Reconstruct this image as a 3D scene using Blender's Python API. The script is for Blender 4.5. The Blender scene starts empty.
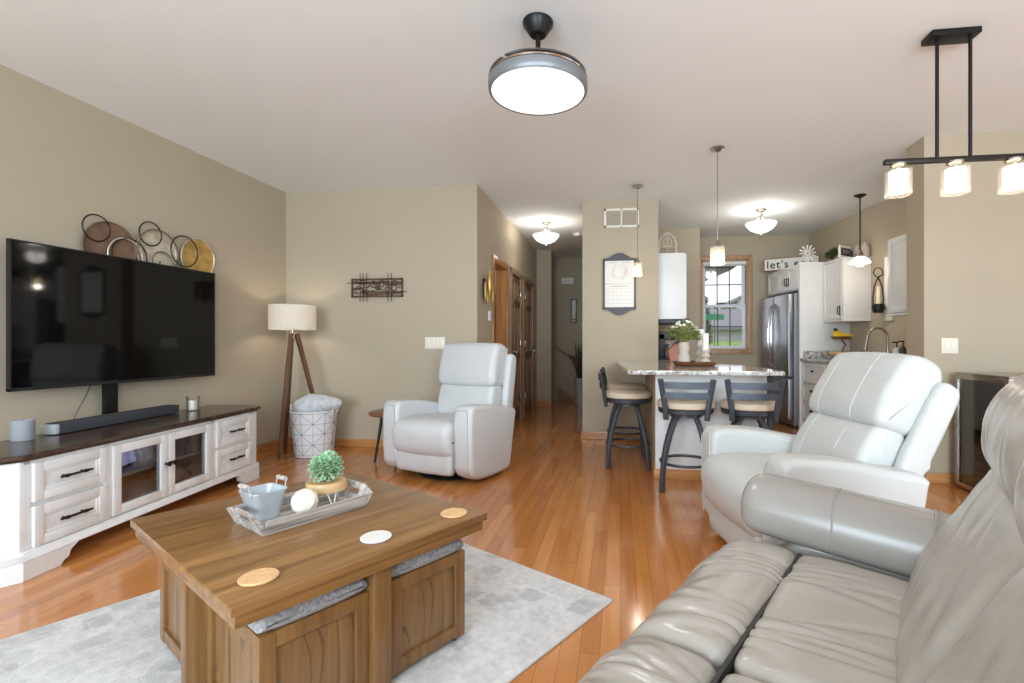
import bpy, bmesh, math, random
from mathutils import Vector, Matrix, noise
random.seed(7)
scn = bpy.context.scene
PI = math.pi

# ------------------------------------------------------------------ camera, sky, light, exposure
cam_d = bpy.data.cameras.new('camera'); cam = bpy.data.objects.new('camera', cam_d)
scn.collection.objects.link(cam); scn.camera = cam
cam_d.sensor_fit = 'HORIZONTAL'; cam_d.sensor_width = 36.0
cam_d.lens = 490.0/1024*36; cam_d.shift_x = -44/1024; cam_d.shift_y = 1.5/1024
cam_d.clip_start = 0.02; cam_d.clip_end = 300
cam.location = (0, 0, 1.107); cam.rotation_euler = (PI/2, 0, math.atan(64/490))

def S(r, g, b):
    return tuple((c/255/12.92) if c/255 <= .04045 else ((c/255+.055)/1.055)**2.4 for c in (r, g, b))

w = bpy.data.worlds.new('sky'); scn.world = w; w.use_nodes = True
bg = w.node_tree.nodes['Background']; bg.inputs[0].default_value = (*S(238, 240, 250), 1); bg.inputs[1].default_value = 1.6
scn.view_settings.view_transform = 'Standard'; scn.view_settings.look = 'None'
scn.view_settings.gamma = 1.0; scn.view_settings.use_curve_mapping = False
scn.view_settings.exposure = 0.0
scn.cycles.max_bounces = 10; scn.cycles.diffuse_bounces = 6; scn.cycles.glossy_bounces = 4
scn.cycles.transparent_max_bounces = 12; scn.cycles.caustics_reflective = False; scn.cycles.caustics_refractive = False
scn.cycles.sample_clamp_indirect = 6.0

def area(name, loc, rot, sx, sy, e, col=(1, 1, 1)):
    l = bpy.data.lights.new(name, 'AREA'); l.shape = 'RECTANGLE'; l.size = sx; l.size_y = sy; l.energy = e; l.color = col
    o = bpy.data.objects.new(name, l); scn.collection.objects.link(o); o.location = loc; o.rotation_euler = rot; return o
def point(name, loc, e, r=.04, col=(1, .9, .78)):
    l = bpy.data.lights.new(name, 'POINT'); l.energy = e; l.shadow_soft_size = r; l.color = col
    o = bpy.data.objects.new(name, l); scn.collection.objects.link(o); o.location = loc; return o
# daylight through the windows behind the camera and in the dining corner, and the kitchen window
area('daylight_rear_window', (-1.6, -2.55, 1.5), (PI/2, 0, 0), 2.6, 1.7, 240, (.7, .87, 1))
area('daylight_patio_door', (4.45, 1.0, 1.2), (PI/2, 0, PI/2), 2.6, 2.1, 26, (.69, .86, 1))
area('daylight_side_window', (1.9, -2.55, 1.5), (PI/2, 0, 0), 2.2, 1.7, 245, (.69, .87, 1))
area('daylight_kitchen_window', (1.6, 8.02, 1.65), (-PI/2, 0, 0), .7, 1.3, 4, (.95, .97, 1))

# ------------------------------------------------------------------ materials
def mat(name, rgb, rough=.5, metal=0., bump=0., bscale=60., var=0., vscale=4., coat=0., spec=.5, emit=0., ecol=None, stretch=None, sheen=0.):
    m = bpy.data.materials.new(name); m.use_nodes = True; nt = m.node_tree; N = nt.nodes; L = nt.links
    p = N['Principled BSDF']; c = S(*rgb)
    p.inputs['Base Color'].default_value = (*c, 1); p.inputs['Roughness'].default_value = rough
    p.inputs['Metallic'].default_value = metal; p.inputs['Coat Weight'].default_value = coat
    p.inputs['Coat Roughness'].default_value = .12
    p.inputs['Specular IOR Level'].default_value = spec; p.inputs['Sheen Weight'].default_value = sheen
    if emit:
        p.inputs['Emission Color'].default_value = (*S(*(ecol or rgb)), 1); p.inputs['Emission Strength'].default_value = emit
    tc = N.new('ShaderNodeTexCoord'); mp = N.new('ShaderNodeMapping'); L.new(tc.outputs['Object'], mp.inputs[0])
    if stretch: mp.inputs['Scale'].default_value = stretch
    if var:
        n = N.new('ShaderNodeTexNoise'); n.inputs['Scale'].default_value = vscale; n.inputs['Detail'].default_value = 5
        L.new(mp.outputs[0], n.inputs[0]); r = N.new('ShaderNodeValToRGB')
        r.color_ramp.elements[0].position = .3; r.color_ramp.elements[1].position = .7
        r.color_ramp.elements[0].color = (*[x*(1-var) for x in c], 1); r.color_ramp.elements[1].color = (*[min(1, x*(1+var)) for x in c], 1)
        L.new(n.outputs[0], r.inputs[0]); L.new(r.outputs[0], p.inputs['Base Color'])
    if bump:
        n2 = N.new('ShaderNodeTexNoise'); n2.inputs['Scale'].default_value = bscale; n2.inputs['Detail'].default_value = 3
        L.new(mp.outputs[0], n2.inputs[0]); b = N.new('ShaderNodeBump'); b.inputs['Strength'].default_value = bump; b.inputs['Distance'].default_value = .01
        L.new(n2.outputs[0], b.inputs['Height']); L.new(b.outputs[0], p.inputs['Normal'])
    return m

def nd(m): return m.node_tree.nodes, m.node_tree.links, m.node_tree.nodes['Principled BSDF']
def mathn(N, L, op, a, b=None):
    n = N.new('ShaderNodeMath'); n.operation = op
    for i, v in enumerate((a, b)):
        if v is None: continue
        if isinstance(v, (int, float)): n.inputs[i].default_value = v
        else: L.new(v, n.inputs[i])
    return n.outputs[0]
def mix(N, L, f, a, b, mode='MIX'):
    n = N.new('ShaderNodeMix'); n.data_type = 'RGBA'; n.blend_type = mode
    for s, v in ((n.inputs[0], f), (n.inputs[6], a), (n.inputs[7], b)):
        if isinstance(v, (int, float)): s.default_value = v
        elif isinstance(v, tuple): s.default_value = (*v[:3], 1)
        else: L.new(v, s)
    return n.outputs[2]
def ramp(N, L, f, stops):
    r = N.new('ShaderNodeValToRGB'); e = r.color_ramp.elements
    while len(e) < len(stops): e.new(.5)
    for k, (p, c) in enumerate(stops): e[k].position = p; e[k].color = (*c[:3], 1)
    L.new(f, r.inputs[0]); return r.outputs[0]

def floor_mat():
    m = mat('honey_floorboards', (180, 115, 62), .15, coat=.4, spec=.55); N, L, p = nd(m)
    tc = N.new('ShaderNodeTexCoord'); sp = N.new('ShaderNodeSeparateXYZ'); L.new(tc.outputs['Object'], sp.inputs[0])
    wd = .0715
    row = mathn(N, L, 'FLOOR', mathn(N, L, 'DIVIDE', sp.outputs[0], wd))
    wn = N.new('ShaderNodeTexWhiteNoise'); wn.noise_dimensions = '1D'; L.new(row, wn.inputs['W'])
    u = mathn(N, L, 'ADD', sp.outputs[1], mathn(N, L, 'MULTIPLY', wn.outputs[0], 7.3))
    pl = mathn(N, L, 'FLOOR', mathn(N, L, 'DIVIDE', u, 1.15))
    wn2 = N.new('ShaderNodeTexWhiteNoise'); wn2.noise_dimensions = '2D'; cx = N.new('ShaderNodeCombineXYZ')
    L.new(row, cx.inputs[0]); L.new(pl, cx.inputs[1]); L.new(cx.outputs[0], wn2.inputs['Vector'])
    base = ramp(N, L, wn2.outputs[0], [(0, S(183, 116, 60)), (.35, S(193, 125, 66)), (.7, S(199, 131, 71)), (1, S(209, 143, 82))])
    mp = N.new('ShaderNodeMapping'); mp.inputs['Scale'].default_value = (38, 2.2, 1); L.new(tc.outputs['Object'], mp.inputs[0])
    off = N.new('ShaderNodeVectorMath'); off.operation = 'ADD'; L.new(mp.outputs[0], off.inputs[0]); L.new(wn2.outputs[1], off.inputs[1])
    g = N.new('ShaderNodeTexNoise'); g.inputs['Scale'].default_value = 1; g.inputs['Detail'].default_value = 6; L.new(off.outputs[0], g.inputs[0])
    gr = ramp(N, L, g.outputs[0], [(.3, (.84, .8, .76)), (.65, (1, 1, 1))])
    col = mix(N, L, .8, base, gr, 'MULTIPLY')
    fx = mathn(N, L, 'ABSOLUTE', mathn(N, L, 'SUBTRACT', mathn(N, L, 'FRACT', mathn(N, L, 'DIVIDE', sp.outputs[0], wd)), .5))
    fy = mathn(N, L, 'ABSOLUTE', mathn(N, L, 'SUBTRACT', mathn(N, L, 'FRACT', mathn(N, L, 'DIVIDE', u, 1.15)), .5))
    gap = mathn(N, L, 'MAXIMUM', mathn(N, L, 'GREATER_THAN', fx, .486), mathn(N, L, 'GREATER_THAN', fy, .499))
    col = mix(N, L, mathn(N, L, 'MULTIPLY', gap, .6), col, S(70, 36, 16))
    L.new(col, p.inputs['Base Color'])
    b = N.new('ShaderNodeBump'); b.inputs['Strength'].default_value = .12; b.inputs['Distance'].default_value = .002
    L.new(mathn(N, L, 'SUBTRACT', g.outputs[0], gap), b.inputs['Height']); L.new(b.outputs[0], p.inputs['Normal'])
    return m

def wood(name, dark, light, axis='x', rough=.38, scale=1., cath=False, coat=.1):
    m = mat(name, light, rough, coat=coat); N, L, p = nd(m)
    tc = N.new('ShaderNodeTexCoord'); mp = N.new('ShaderNodeMapping'); L.new(tc.outputs['Object'], mp.inputs[0])
    s = {'x': (1.5, 30, 30), 'y': (30, 1.5, 30), 'z': (30, 30, 1.5)}[axis]
    mp.inputs['Scale'].default_value = tuple(v*scale for v in s)
    n = N.new('ShaderNodeTexNoise'); n.inputs['Scale'].default_value = 1; n.inputs['Detail'].default_value = 7; n.inputs['Roughness'].default_value = .6
    L.new(mp.outputs[0], n.inputs[0])
    c = ramp(N, L, n.outputs[0], [(.28, S(*dark)), (.5, tuple((a+b)/2 for a, b in zip(S(*dark), S(*light)))), (.7, S(*light))])
    if cath:
        mp2 = N.new('ShaderNodeMapping'); L.new(tc.outputs['Object'], mp2.inputs[0])
        mp2.inputs['Scale'].default_value = {'x': (1.2, 7, 7), 'y': (7, 1.2, 7), 'z': (7, 7, 1.2)}[axis]
        wv = N.new('ShaderNodeTexNoise'); wv.inputs['Scale'].default_value = 1.; wv.inputs['Detail'].default_value = 1; L.new(mp2.outputs[0], wv.inputs[0])
        fr = mathn(N, L, 'FRACT', mathn(N, L, 'MULTIPLY', wv.outputs[0], 11))
        ln = mathn(N, L, 'GREATER_THAN', fr, .86)
        c = mix(N, L, mathn(N, L, 'MULTIPLY', ln, .45), c, S(*[v*.5 for v in dark]))
    L.new(c, p.inputs['Base Color'])
    b = N.new('ShaderNodeBump'); b.inputs['Strength'].default_value = .12; b.inputs['Distance'].default_value = .002
    L.new(n.outputs[0], b.inputs['Height']); L.new(b.outputs[0], p.inputs['Normal'])
    return m

def rug_mat():
    m = mat('rug_pile', (205, 204, 202), .95, spec=.1); N, L, p = nd(m)
    tc = N.new('ShaderNodeTexCoord')
    ns = N.new('ShaderNodeTexNoise'); ns.inputs['Scale'].default_value = 9; ns.inputs['Detail'].default_value = 4; L.new(tc.outputs['Object'], ns.inputs[0])
    add = N.new('ShaderNodeVectorMath'); add.operation = 'MULTIPLY_ADD'; L.new(ns.outputs[1], add.inputs[0]); add.inputs[1].default_value = (.07, .07, 0)
    L.new(tc.outputs['Object'], add.inputs[2])
    v = N.new('ShaderNodeTexVoronoi'); v.distance = 'CHEBYCHEV'; v.feature = 'F1'; v.inputs['Scale'].default_value = 9; L.new(add.outputs[0], v.inputs['Vector'])
    sx = N.new('ShaderNodeSeparateXYZ'); L.new(v.outputs['Color'], sx.inputs[0])
    base = ramp(N, L, sx.outputs[0], [(0, S(192, 192, 193)), (.5, S(202, 202, 202)), (1, S(212, 212, 211))])
    edge = ramp(N, L, v.outputs['Distance'], [(.36, (0, 0, 0)), (.46, (1, 1, 1))])
    n2 = N.new('ShaderNodeTexNoise'); n2.inputs['Scale'].default_value = 34; n2.inputs['Detail'].default_value = 8; L.new(tc.outputs['Object'], n2.inputs[0])
    col = mix(N, L, mathn(N, L, 'MULTIPLY', edge, .62), base, S(226, 225, 224))
    vl = N.new('ShaderNodeTexVoronoi'); vl.feature = 'DISTANCE_TO_EDGE'; vl.inputs['Scale'].default_value = 11; L.new(add.outputs[0], vl.inputs['Vector'])
    ln_ = ramp(N, L, vl.outputs['Distance'], [(.015, (1, 1, 1)), (.07, (0, 0, 0))]); col = mix(N, L, mathn(N, L, 'MULTIPLY', ln_, .2), col, S(246, 245, 244))
    n3 = N.new('ShaderNodeTexNoise'); n3.inputs['Scale'].default_value = 3; n3.inputs['Detail'].default_value = 3; L.new(tc.outputs['Object'], n3.inputs[0])
    col = mix(N, L, .5, col, ramp(N, L, n3.outputs[0], [(.35, (.82, .81, .8)), (.6, (1, 1, 1))]), 'MULTIPLY')
    col = mix(N, L, .6, col, ramp(N, L, n2.outputs[0], [(.34, (.8, .8, .8)), (.58, (1, 1, 1))]), 'MULTIPLY')
    L.new(col, p.inputs['Base Color'])
    b = N.new('ShaderNodeBump'); b.inputs['Strength'].default_value = .4; b.inputs['Distance'].default_value = .004
    n4 = N.new('ShaderNodeTexNoise'); n4.inputs['Scale'].default_value = 220; L.new(tc.outputs['Object'], n4.inputs[0])
    L.new(n4.outputs[0], b.inputs['Height']); L.new(b.outputs[0], p.inputs['Normal'])
    return m

def granite(name):
    m = mat(name, (190, 186, 180), .08, spec=.6); N, L, p = nd(m)
    tc = N.new('ShaderNodeTexCoord'); n = N.new('ShaderNodeTexNoise'); n.inputs['Scale'].default_value = 26; n.inputs['Detail'].default_value = 6
    L.new(tc.outputs['Object'], n.inputs[0])
    v = N.new('ShaderNodeTexVoronoi'); v.inputs['Scale'].default_value = 90; L.new(tc.outputs['Object'], v.inputs['Vector'])
    c = ramp(N, L, n.outputs[0], [(.32, S(118, 108, 100)), (.45, S(176, 168, 160)), (.6, S(214, 210, 204)), (.75, S(196, 188, 180))])
    sx = N.new('ShaderNodeSeparateXYZ'); L.new(v.outputs['Color'], sx.inputs[0])
    c = mix(N, L, mathn(N, L, 'MULTIPLY', mathn(N, L, 'GREATER_THAN', sx.outputs[0], .86), .7), c, S(90, 82, 78))
    L.new(c, p.inputs['Base Color']); return m

def glass(name, tint=(1, 1, 1), gloss=.08, rough=.02):
    m = bpy.data.materials.new(name); m.use_nodes = True; N, L = m.node_tree.nodes, m.node_tree.links
    N.remove(N['Principled BSDF']); out = N['Material Output']
    t = N.new('ShaderNodeBsdfTransparent'); t.inputs[0].default_value = (*tint, 1)
    g = N.new('ShaderNodeBsdfGlossy'); g.inputs['Roughness'].default_value = rough
    fr = N.new('ShaderNodeFresnel'); fr.inputs[0].default_value = 1.45
    f2 = mathn(N, L, 'ADD', mathn(N, L, 'MULTIPLY', fr.outputs[0], .8), gloss*.3)
    mx = N.new('ShaderNodeMixShader'); L.new(f2, mx.inputs[0]); L.new(t.outputs[0], mx.inputs[1]); L.new(g.outputs[0], mx.inputs[2])
    L.new(mx.outputs[0], out.inputs[0]); return m

def shade_mat(name, rgb, emit=0., tr=.5, clear=0.):
    m = bpy.data.materials.new(name); m.use_nodes = True; N, L = m.node_tree.nodes, m.node_tree.links
    p = N['Principled BSDF']; p.inputs['Base Color'].default_value = (*S(*rgb), 1); p.inputs['Roughness'].default_value = .8
    tc = N.new('ShaderNodeTexCoord'); n = N.new('ShaderNodeTexNoise'); n.inputs['Scale'].default_value = 120; L.new(tc.outputs['Object'], n.inputs[0])
    L.new(mix(N, L, .25, S(*rgb), ramp(N, L, n.outputs[0], [(.35, S(*[c*.75 for c in rgb])), (.65, S(*rgb))])), p.inputs['Base Color'])
    t = N.new('ShaderNodeBsdfTranslucent'); t.inputs[0].default_value = (*S(*rgb), 1)
    mx = N.new('ShaderNodeMixShader'); mx.inputs[0].default_value = tr
    L.new(p.outputs[0], mx.inputs[1]); L.new(t.outputs[0], mx.inputs[2]); L.new(mx.outputs[0], N['Material Output'].inputs[0])
    if emit: p.inputs['Emission Color'].default_value = (*S(*rgb), 1); p.inputs['Emission Strength'].default_value = emit
    if clear:
        tp = N.new('ShaderNodeBsdfTransparent'); m2 = N.new('ShaderNodeMixShader'); m2.inputs[0].default_value = clear
        L.new(mx.outputs[0], m2.inputs[1]); L.new(tp.outputs[0], m2.inputs[2]); L.new(m2.outputs[0], N['Material Output'].inputs[0])
    return m

M = {}
M['wall'] = mat('greige_wall_paint', (179, 166, 145), .85, bump=.05, bscale=180, var=.02, vscale=1.5, spec=.2)
M['ceil'] = mat('white_ceiling_paint', (240, 244, 245), .9, bump=.08, bscale=140, spec=.15)
M['white'] = mat('white_cabinet_paint', (226, 225, 222), .42, var=.02, vscale=6)
M['console'] = mat('antiqued_white_paint', (222, 222, 221), .5, var=.06, vscale=14, bump=.03, bscale=40)
M['floor'] = floor_mat()
M['oak'] = wood('honey_oak_trim', (150, 98, 52), (204, 146, 88), 'x', .32)
M['oakz'] = wood('honey_oak_trim_upright', (146, 96, 54), (200, 144, 90), 'z', .32)
M['doorwood'] = wood('brown_oak_door', (128, 100, 76), (164, 132, 104), 'z', .6, coat=0.)
M['winwood'] = wood('pale_oak_window_casing', (150, 112, 78), (190, 150, 112), 'z', .4)
M['table'] = wood('walnut_brown_table_wood', (98, 66, 35), (155, 113, 66), 'y', .3, coat=.2)
M['tablez'] = wood('walnut_brown_upright_wood', (98, 67, 37), (146, 107, 64), 'z', .35)
M['panel'] = wood('cathedral_grain_panel', (102, 73, 44), (148, 112, 70), 'z', .38, cath=True)
M['espresso'] = wood('dark_espresso_wood', (44, 30, 22), (84, 62, 48), 'y', .26, coat=.25)
M['legwood'] = wood('dark_walnut_leg', (66, 38, 24), (112, 70, 46), 'z', .4)
M['palewood'] = wood('pale_birch_slab', (190, 150, 104), (222, 188, 142), 'x', .5)
M['greywood'] = wood('whitewashed_grey_wood', (96, 86, 78), (218, 211, 204), 'x', .7, scale=1.6)
M['rustic'] = wood('round_brown_tray_wood', (80, 48, 30), (136, 88, 58), 'x', .35)
M['rug'] = rug_mat()
M['rugedge'] = mat('rug_binding', (200, 198, 195), .95, bump=.3, bscale=200)
M['granite'] = granite('speckled_granite')
M['black'] = mat('black_metal', (34, 33, 33), .4, .6)
M['bronze'] = mat('dark_bronze_metal', (46, 40, 36), .38, .7, var=.15, vscale=20)
M['stool'] = mat('slate_grey_powder_coat', (74, 77, 84), .4, .5, var=.05, vscale=15)
M['tan'] = mat('tan_stool_vinyl', (204, 184, 160), .5, bump=.06, bscale=120)
M['steel'] = mat('brushed_stainless', (150, 152, 157), .36, 1., var=.04, vscale=5, stretch=(60, 60, 1))
M['darksteel'] = mat('grey_appliance_side', (128, 130, 134), .45, .5)
M['nickel'] = mat('brushed_nickel', (178, 172, 164), .25, 1.)
M['chrome'] = mat('polished_chrome', (200, 200, 200), .12, 1.)
M['screen'] = mat('black_glossy_screen', (6, 6, 7), .05, spec=.32)
M['blackp'] = mat('black_plastic', (24, 24, 26), .45)
M['fabricgrey'] = mat('charcoal_speaker_cloth', (58, 60, 66), .85, bump=.3, bscale=400)
M['leatherw'] = mat('white_leather', (192, 193, 190), .42, bump=.12, bscale=130, var=.025, vscale=5)
M['leatherg'] = mat('pale_grey_leather', (200, 201, 201), .45, bump=.12, bscale=130, var=.03, vscale=5)
M['seam'] = mat('leather_stitching', (208, 208, 204), .6)
M['seamd'] = mat('grey_leather_seam', (150, 149, 146), .7)  # plain grey of the recliner piping and sofa arm seams
M['sofa'] = mat('taupe_grey_leather', (168, 161, 152), .26, bump=.08, bscale=70, var=.06, vscale=4, spec=.6)
M['sofaarm'] = mat('taupe_grey_smooth_leather', (152, 147, 141), .27, bump=.03, bscale=140, var=.03, vscale=4, spec=.6)
M['zip'] = mat('dark_seat_zip', (52, 50, 48), .6)
M['tweed'] = mat('grey_tweed', (150, 150, 150), .95, var=.35, vscale=90, bump=.5, bscale=160)
M['galv'] = mat('galvanised_tin', (192, 200, 206), .4, .35, var=.12, vscale=14)
M['ivory'] = mat('ivory_ceramic', (226, 220, 204), .5, bump=.25, bscale=25)
M['plate'] = mat('ivory_switch_plate', (228, 222, 206), .4)
M['cork'] = mat('tan_woven_coaster', (214, 172, 124), .85, var=.12, vscale=60, bump=.4, bscale=120)
M['coasterw'] = mat('white_coaster', (226, 224, 220), .5)
M['leaf'] = mat('sage_green_leaf', (168, 202, 164), .55, var=.25, vscale=30)
M['leafd'] = mat('dark_green_leaf', (74, 92, 52), .6, var=.3, vscale=20)
M['leafy'] = mat('yellow_green_leaf', (128, 140, 66), .6, var=.3, vscale=20)
M['petal'] = mat('white_petal', (236, 234, 220), .6)
M['twig'] = mat('brown_dried_twigs', (84, 64, 52), .85, var=.2, vscale=20)
M['linen'] = shade_mat('oatmeal_linen_shade', (236, 230, 220), .1, .4)
M['frost'] = mat('frosted_lit_glass', (255, 250, 240), .4, emit=1.25, ecol=(255, 248, 236))
M['frostwarm'] = mat('warm_lit_glass', (255, 240, 214), .4, emit=1.4, ecol=(255, 240, 212))
M['led'] = mat('lit_led_diffuser', (255, 252, 246), .5, emit=1.05, ecol=(255, 252, 248))
M['bulb'] = mat('lit_bulb', (255, 226, 170), .4, emit=10, ecol=(255, 222, 165))
M['glass'] = glass('clear_glass')
M['blade'] = glass('grey_tinted_clear_blade', (.78, .78, .78), .5, .25)
M['seeded'] = shade_mat('seeded_lit_glass', (250, 246, 236), .0, .6, .86)
M['glassd'] = glass('smoked_glass', (.74, .76, .8), .35)
M['jarglass'] = glass('clear_candle_glass', (.96, .96, .97), .05, .06)
M['greyjar'] = shade_mat('grey_frosted_jar', (186, 189, 194), 0., .3, .25)
M['wax'] = mat('cream_candle_wax', (238, 226, 200), .5)
M['waxg'] = mat('grey_candle_wax', (178, 178, 178), .55, var=.12, vscale=30)
M['bagw'] = mat('white_laundry_canvas', (226, 226, 228), .85, bump=.1, bscale=200)
M['ink'] = mat('black_printed_line', (42, 44, 52), .8)
M['fluffy'] = mat('fluffy_grey_throw', (200, 202, 206), .95, bump=1.0, bscale=60, sheen=.5, var=.1, vscale=20)
M['copper'] = mat('aged_copper_disc', (124, 98, 78), .55, .35, var=.25, vscale=10)
M['gold'] = mat('antique_gold_disc', (196, 158, 92), .42, .5, var=.3, vscale=14)
M['silver'] = mat('pewter_silver_disc', (206, 196, 178), .4, .45, var=.2, vscale=14)
M['pewter'] = mat('darkened_mirror', (96, 92, 86), .35, .6)  # base colour darkened to hold down the mirror's white reflection
M['rust'] = mat('rusted_art_metal', (106, 78, 60), .6, .5, var=.4, vscale=30)
M['paper'] = mat('calendar_paper', (230, 226, 220), .8)
M['ruled'] = mat('calendar_ruled_line', (186, 184, 182), .8)
M['wreathm'] = mat('wreath_print', (176, 150, 126), .8, var=.3, vscale=60)
M['frameg'] = mat('charcoal_frame_paint', (66, 64, 64), .5, var=.1, vscale=20)
M['signw'] = mat('white_sign_board', (228, 224, 216), .7)
M['coolgrey'] = mat('cooler_grey_interior', (104, 108, 114), .5)
M['chalk'] = mat('chalkboard', (52, 54, 58), .8)
M['banana'] = mat('ripe_banana_skin', (236, 200, 34), .45, var=.06, vscale=12)
M['bstem'] = mat('brown_stem', (70, 52, 30), .8)
M['rose'] = mat('terracotta_block', (178, 122, 100), .6, var=.1, vscale=8)
M['stone'] = mat('weathered_stone_ceramic', (196, 184, 170), .75, var=.12, vscale=18, bump=.2, bscale=40)
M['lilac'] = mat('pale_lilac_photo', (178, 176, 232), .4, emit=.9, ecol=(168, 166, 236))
M['photo'] = mat('grey_toned_photo', (176, 176, 172), .5, var=.5, vscale=18)
M['brownint'] = wood('brown_cabinet_back', (84, 60, 48), (120, 90, 74), 'y', .5)
M['grass'] = mat('lawn_grass', (122, 158, 74), .9, var=.2, vscale=3)
M['tree'] = mat('evergreen_foliage', (126, 162, 108), .8, var=.35, vscale=12)
M['siding'] = mat('pale_house_siding', (196, 198, 202), .7, var=.03)
M['roof'] = mat('grey_roof_shingle', (134, 134, 138), .8, var=.1, vscale=8)
M['soffit'] = mat('grey_soffit_panel', (150, 152, 150), .7)
M['vinyl'] = mat('white_window_vinyl', (222, 224, 230), .45)
M['muntin'] = mat('dark_window_muntin', (62, 64, 70), .5)
M['signgreen'] = mat('street_sign_green', (70, 186, 150), .5)
M['asphalt'] = mat('pale_road', (170, 170, 172), .9)

# ------------------------------------------------------------------ mesh helpers
def new(): return bmesh.new()
def merge(bm, t, mx=None):
    if mx is not None: bmesh.ops.transform(t, matrix=mx, verts=t.verts)
    me = bpy.data.meshes.new('t'); t.to_mesh(me); t.free(); bm.from_mesh(me); bpy.data.meshes.remove(me)
def bx(bm, c, s, bev=0., rot=None, seg=2):
    t = new(); bmesh.ops.create_cube(t, size=1); bmesh.ops.scale(t, vec=s, verts=t.verts)
    if bev: bmesh.ops.bevel(t, geom=list(t.edges), offset=min(bev, min(s)*.49), segments=seg, affect='EDGES', profile=.6)
    merge(bm, t, Matrix.Translation(c) @ (rot.to_4x4() if rot is not None else Matrix()))
    return bm
def bx2(bm, a, b, bev=0., seg=2):
    return bx(bm, [(x+y)/2 for x, y in zip(a, b)], [abs(y-x) for x, y in zip(a, b)], bev, None, seg)
def cyl(bm, p0, p1, r0, r1=None, n=16, cap=True):
    r1 = r0 if r1 is None else r1; p0, p1 = Vector(p0), Vector(p1); d = p1-p0
    q = d.to_track_quat('Z', 'Y').to_matrix(); A = []; B = []
    for k in range(n):
        e = q @ Vector((math.cos(2*PI*k/n), math.sin(2*PI*k/n), 0))
        A.append(bm.verts.new(p0+e*r0)); B.append(bm.verts.new(p1+e*r1))
    for k in range(n): bm.faces.new((A[k], A[(k+1) % n], B[(k+1) % n], B[k]))
    if cap: bm.faces.new(A[::-1]); bm.faces.new(B)
    return bm
def tube(bm, pts, r, n=8, closed=False, flat=1.):
    P = [Vector(p) for p in pts]; rings = []; m = len(P); up0 = None
    for i in range(m):
        if closed: d = P[(i+1) % m]-P[i-1]
        else: d = P[min(i+1, m-1)]-P[max(i-1, 0)]
        d.normalize()
        if up0 is None:
            up0 = Vector((0, 0, 1)) if abs(d.z) < .9 else Vector((1, 0, 0))
        s = d.cross(up0).normalized(); u = s.cross(d).normalized(); up0 = u
        rr = r(i/(m-1)) if callable(r) else r
        rings.append([bm.verts.new(P[i]+s*math.cos(2*PI*k/n)*rr+u*math.sin(2*PI*k/n)*rr*flat) for k in range(n)])
    for i in range(m if closed else m-1):
        a, b = rings[i], rings[(i+1) % m]
        for k in range(n): bm.faces.new((a[k], a[(k+1) % n], b[(k+1) % n], b[k]))
    if not closed: bm.faces.new(rings[0][::-1]); bm.faces.new(rings[-1])
    return bm
def lathe(bm, prof, n=32, c=(0, 0, 0), sq=None):
    rings = []; c = Vector(c)
    for r, z in prof:
        if r < 1e-5: rings.append([bm.verts.new(c+Vector((0, 0, z)))])
        else: rings.append([bm.verts.new(c+Vector((r*math.cos(2*PI*k/n), r*math.sin(2*PI*k/n), z))) for k in range(n)])
    for a, b in zip(rings, rings[1:]):
        for k in range(n):
            f = [a[k % len(a)], a[(k+1) % len(a)], b[(k+1) % len(b)], b[k % len(b)]]
            f = list(dict.fromkeys(f))
            if len(f) > 2: bm.faces.new(f)
    return bm
def prism(bm, poly, axis, a, b, bev=0.):
    t = new()
    def P(u, v, w_): return {'x': (w_, u, v), 'y': (u, w_, v), 'z': (u, v, w_)}[axis]
    A = [t.verts.new(P(u, v, a)) for u, v in poly]; B = [t.verts.new(P(u, v, b)) for u, v in poly]; n = len(poly)
    for k in range(n): t.faces.new((A[k], A[(k+1) % n], B[(k+1) % n], B[k]))
    t.faces.new(A[::-1]); t.faces.new(B); bmesh.ops.recalc_face_normals(t, faces=t.faces)
    if bev: bmesh.ops.bevel(t, geom=list(t.edges), offset=bev, segments=2, affect='EDGES')
    merge(bm, t); return bm
def chaikin(p, k=3):
    for _ in range(k):
        q = []
        for i in range(len(p)):
            a, b = p[i], p[(i+1) % len(p)]
            q += [(.75*a[0]+.25*b[0], .75*a[1]+.25*b[1]), (.25*a[0]+.75*b[0], .25*a[1]+.75*b[1])]
        p = q
    return p
def resample(p, n):
    L = [0]
    for i in range(len(p)): L.append(L[-1]+math.dist(p[i], p[(i+1) % len(p)]))
    out = []; j = 0
    for k in range(n):
        t = L[-1]*k/n
        while L[j+1] < t: j += 1
        f = (t-L[j])/max(1e-9, L[j+1]-L[j]); a, b = p[j], p[(j+1) % len(p)]
        out.append((a[0]+(b[0]-a[0])*f, a[1]+(b[1]-a[1])*f))
    return out
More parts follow.
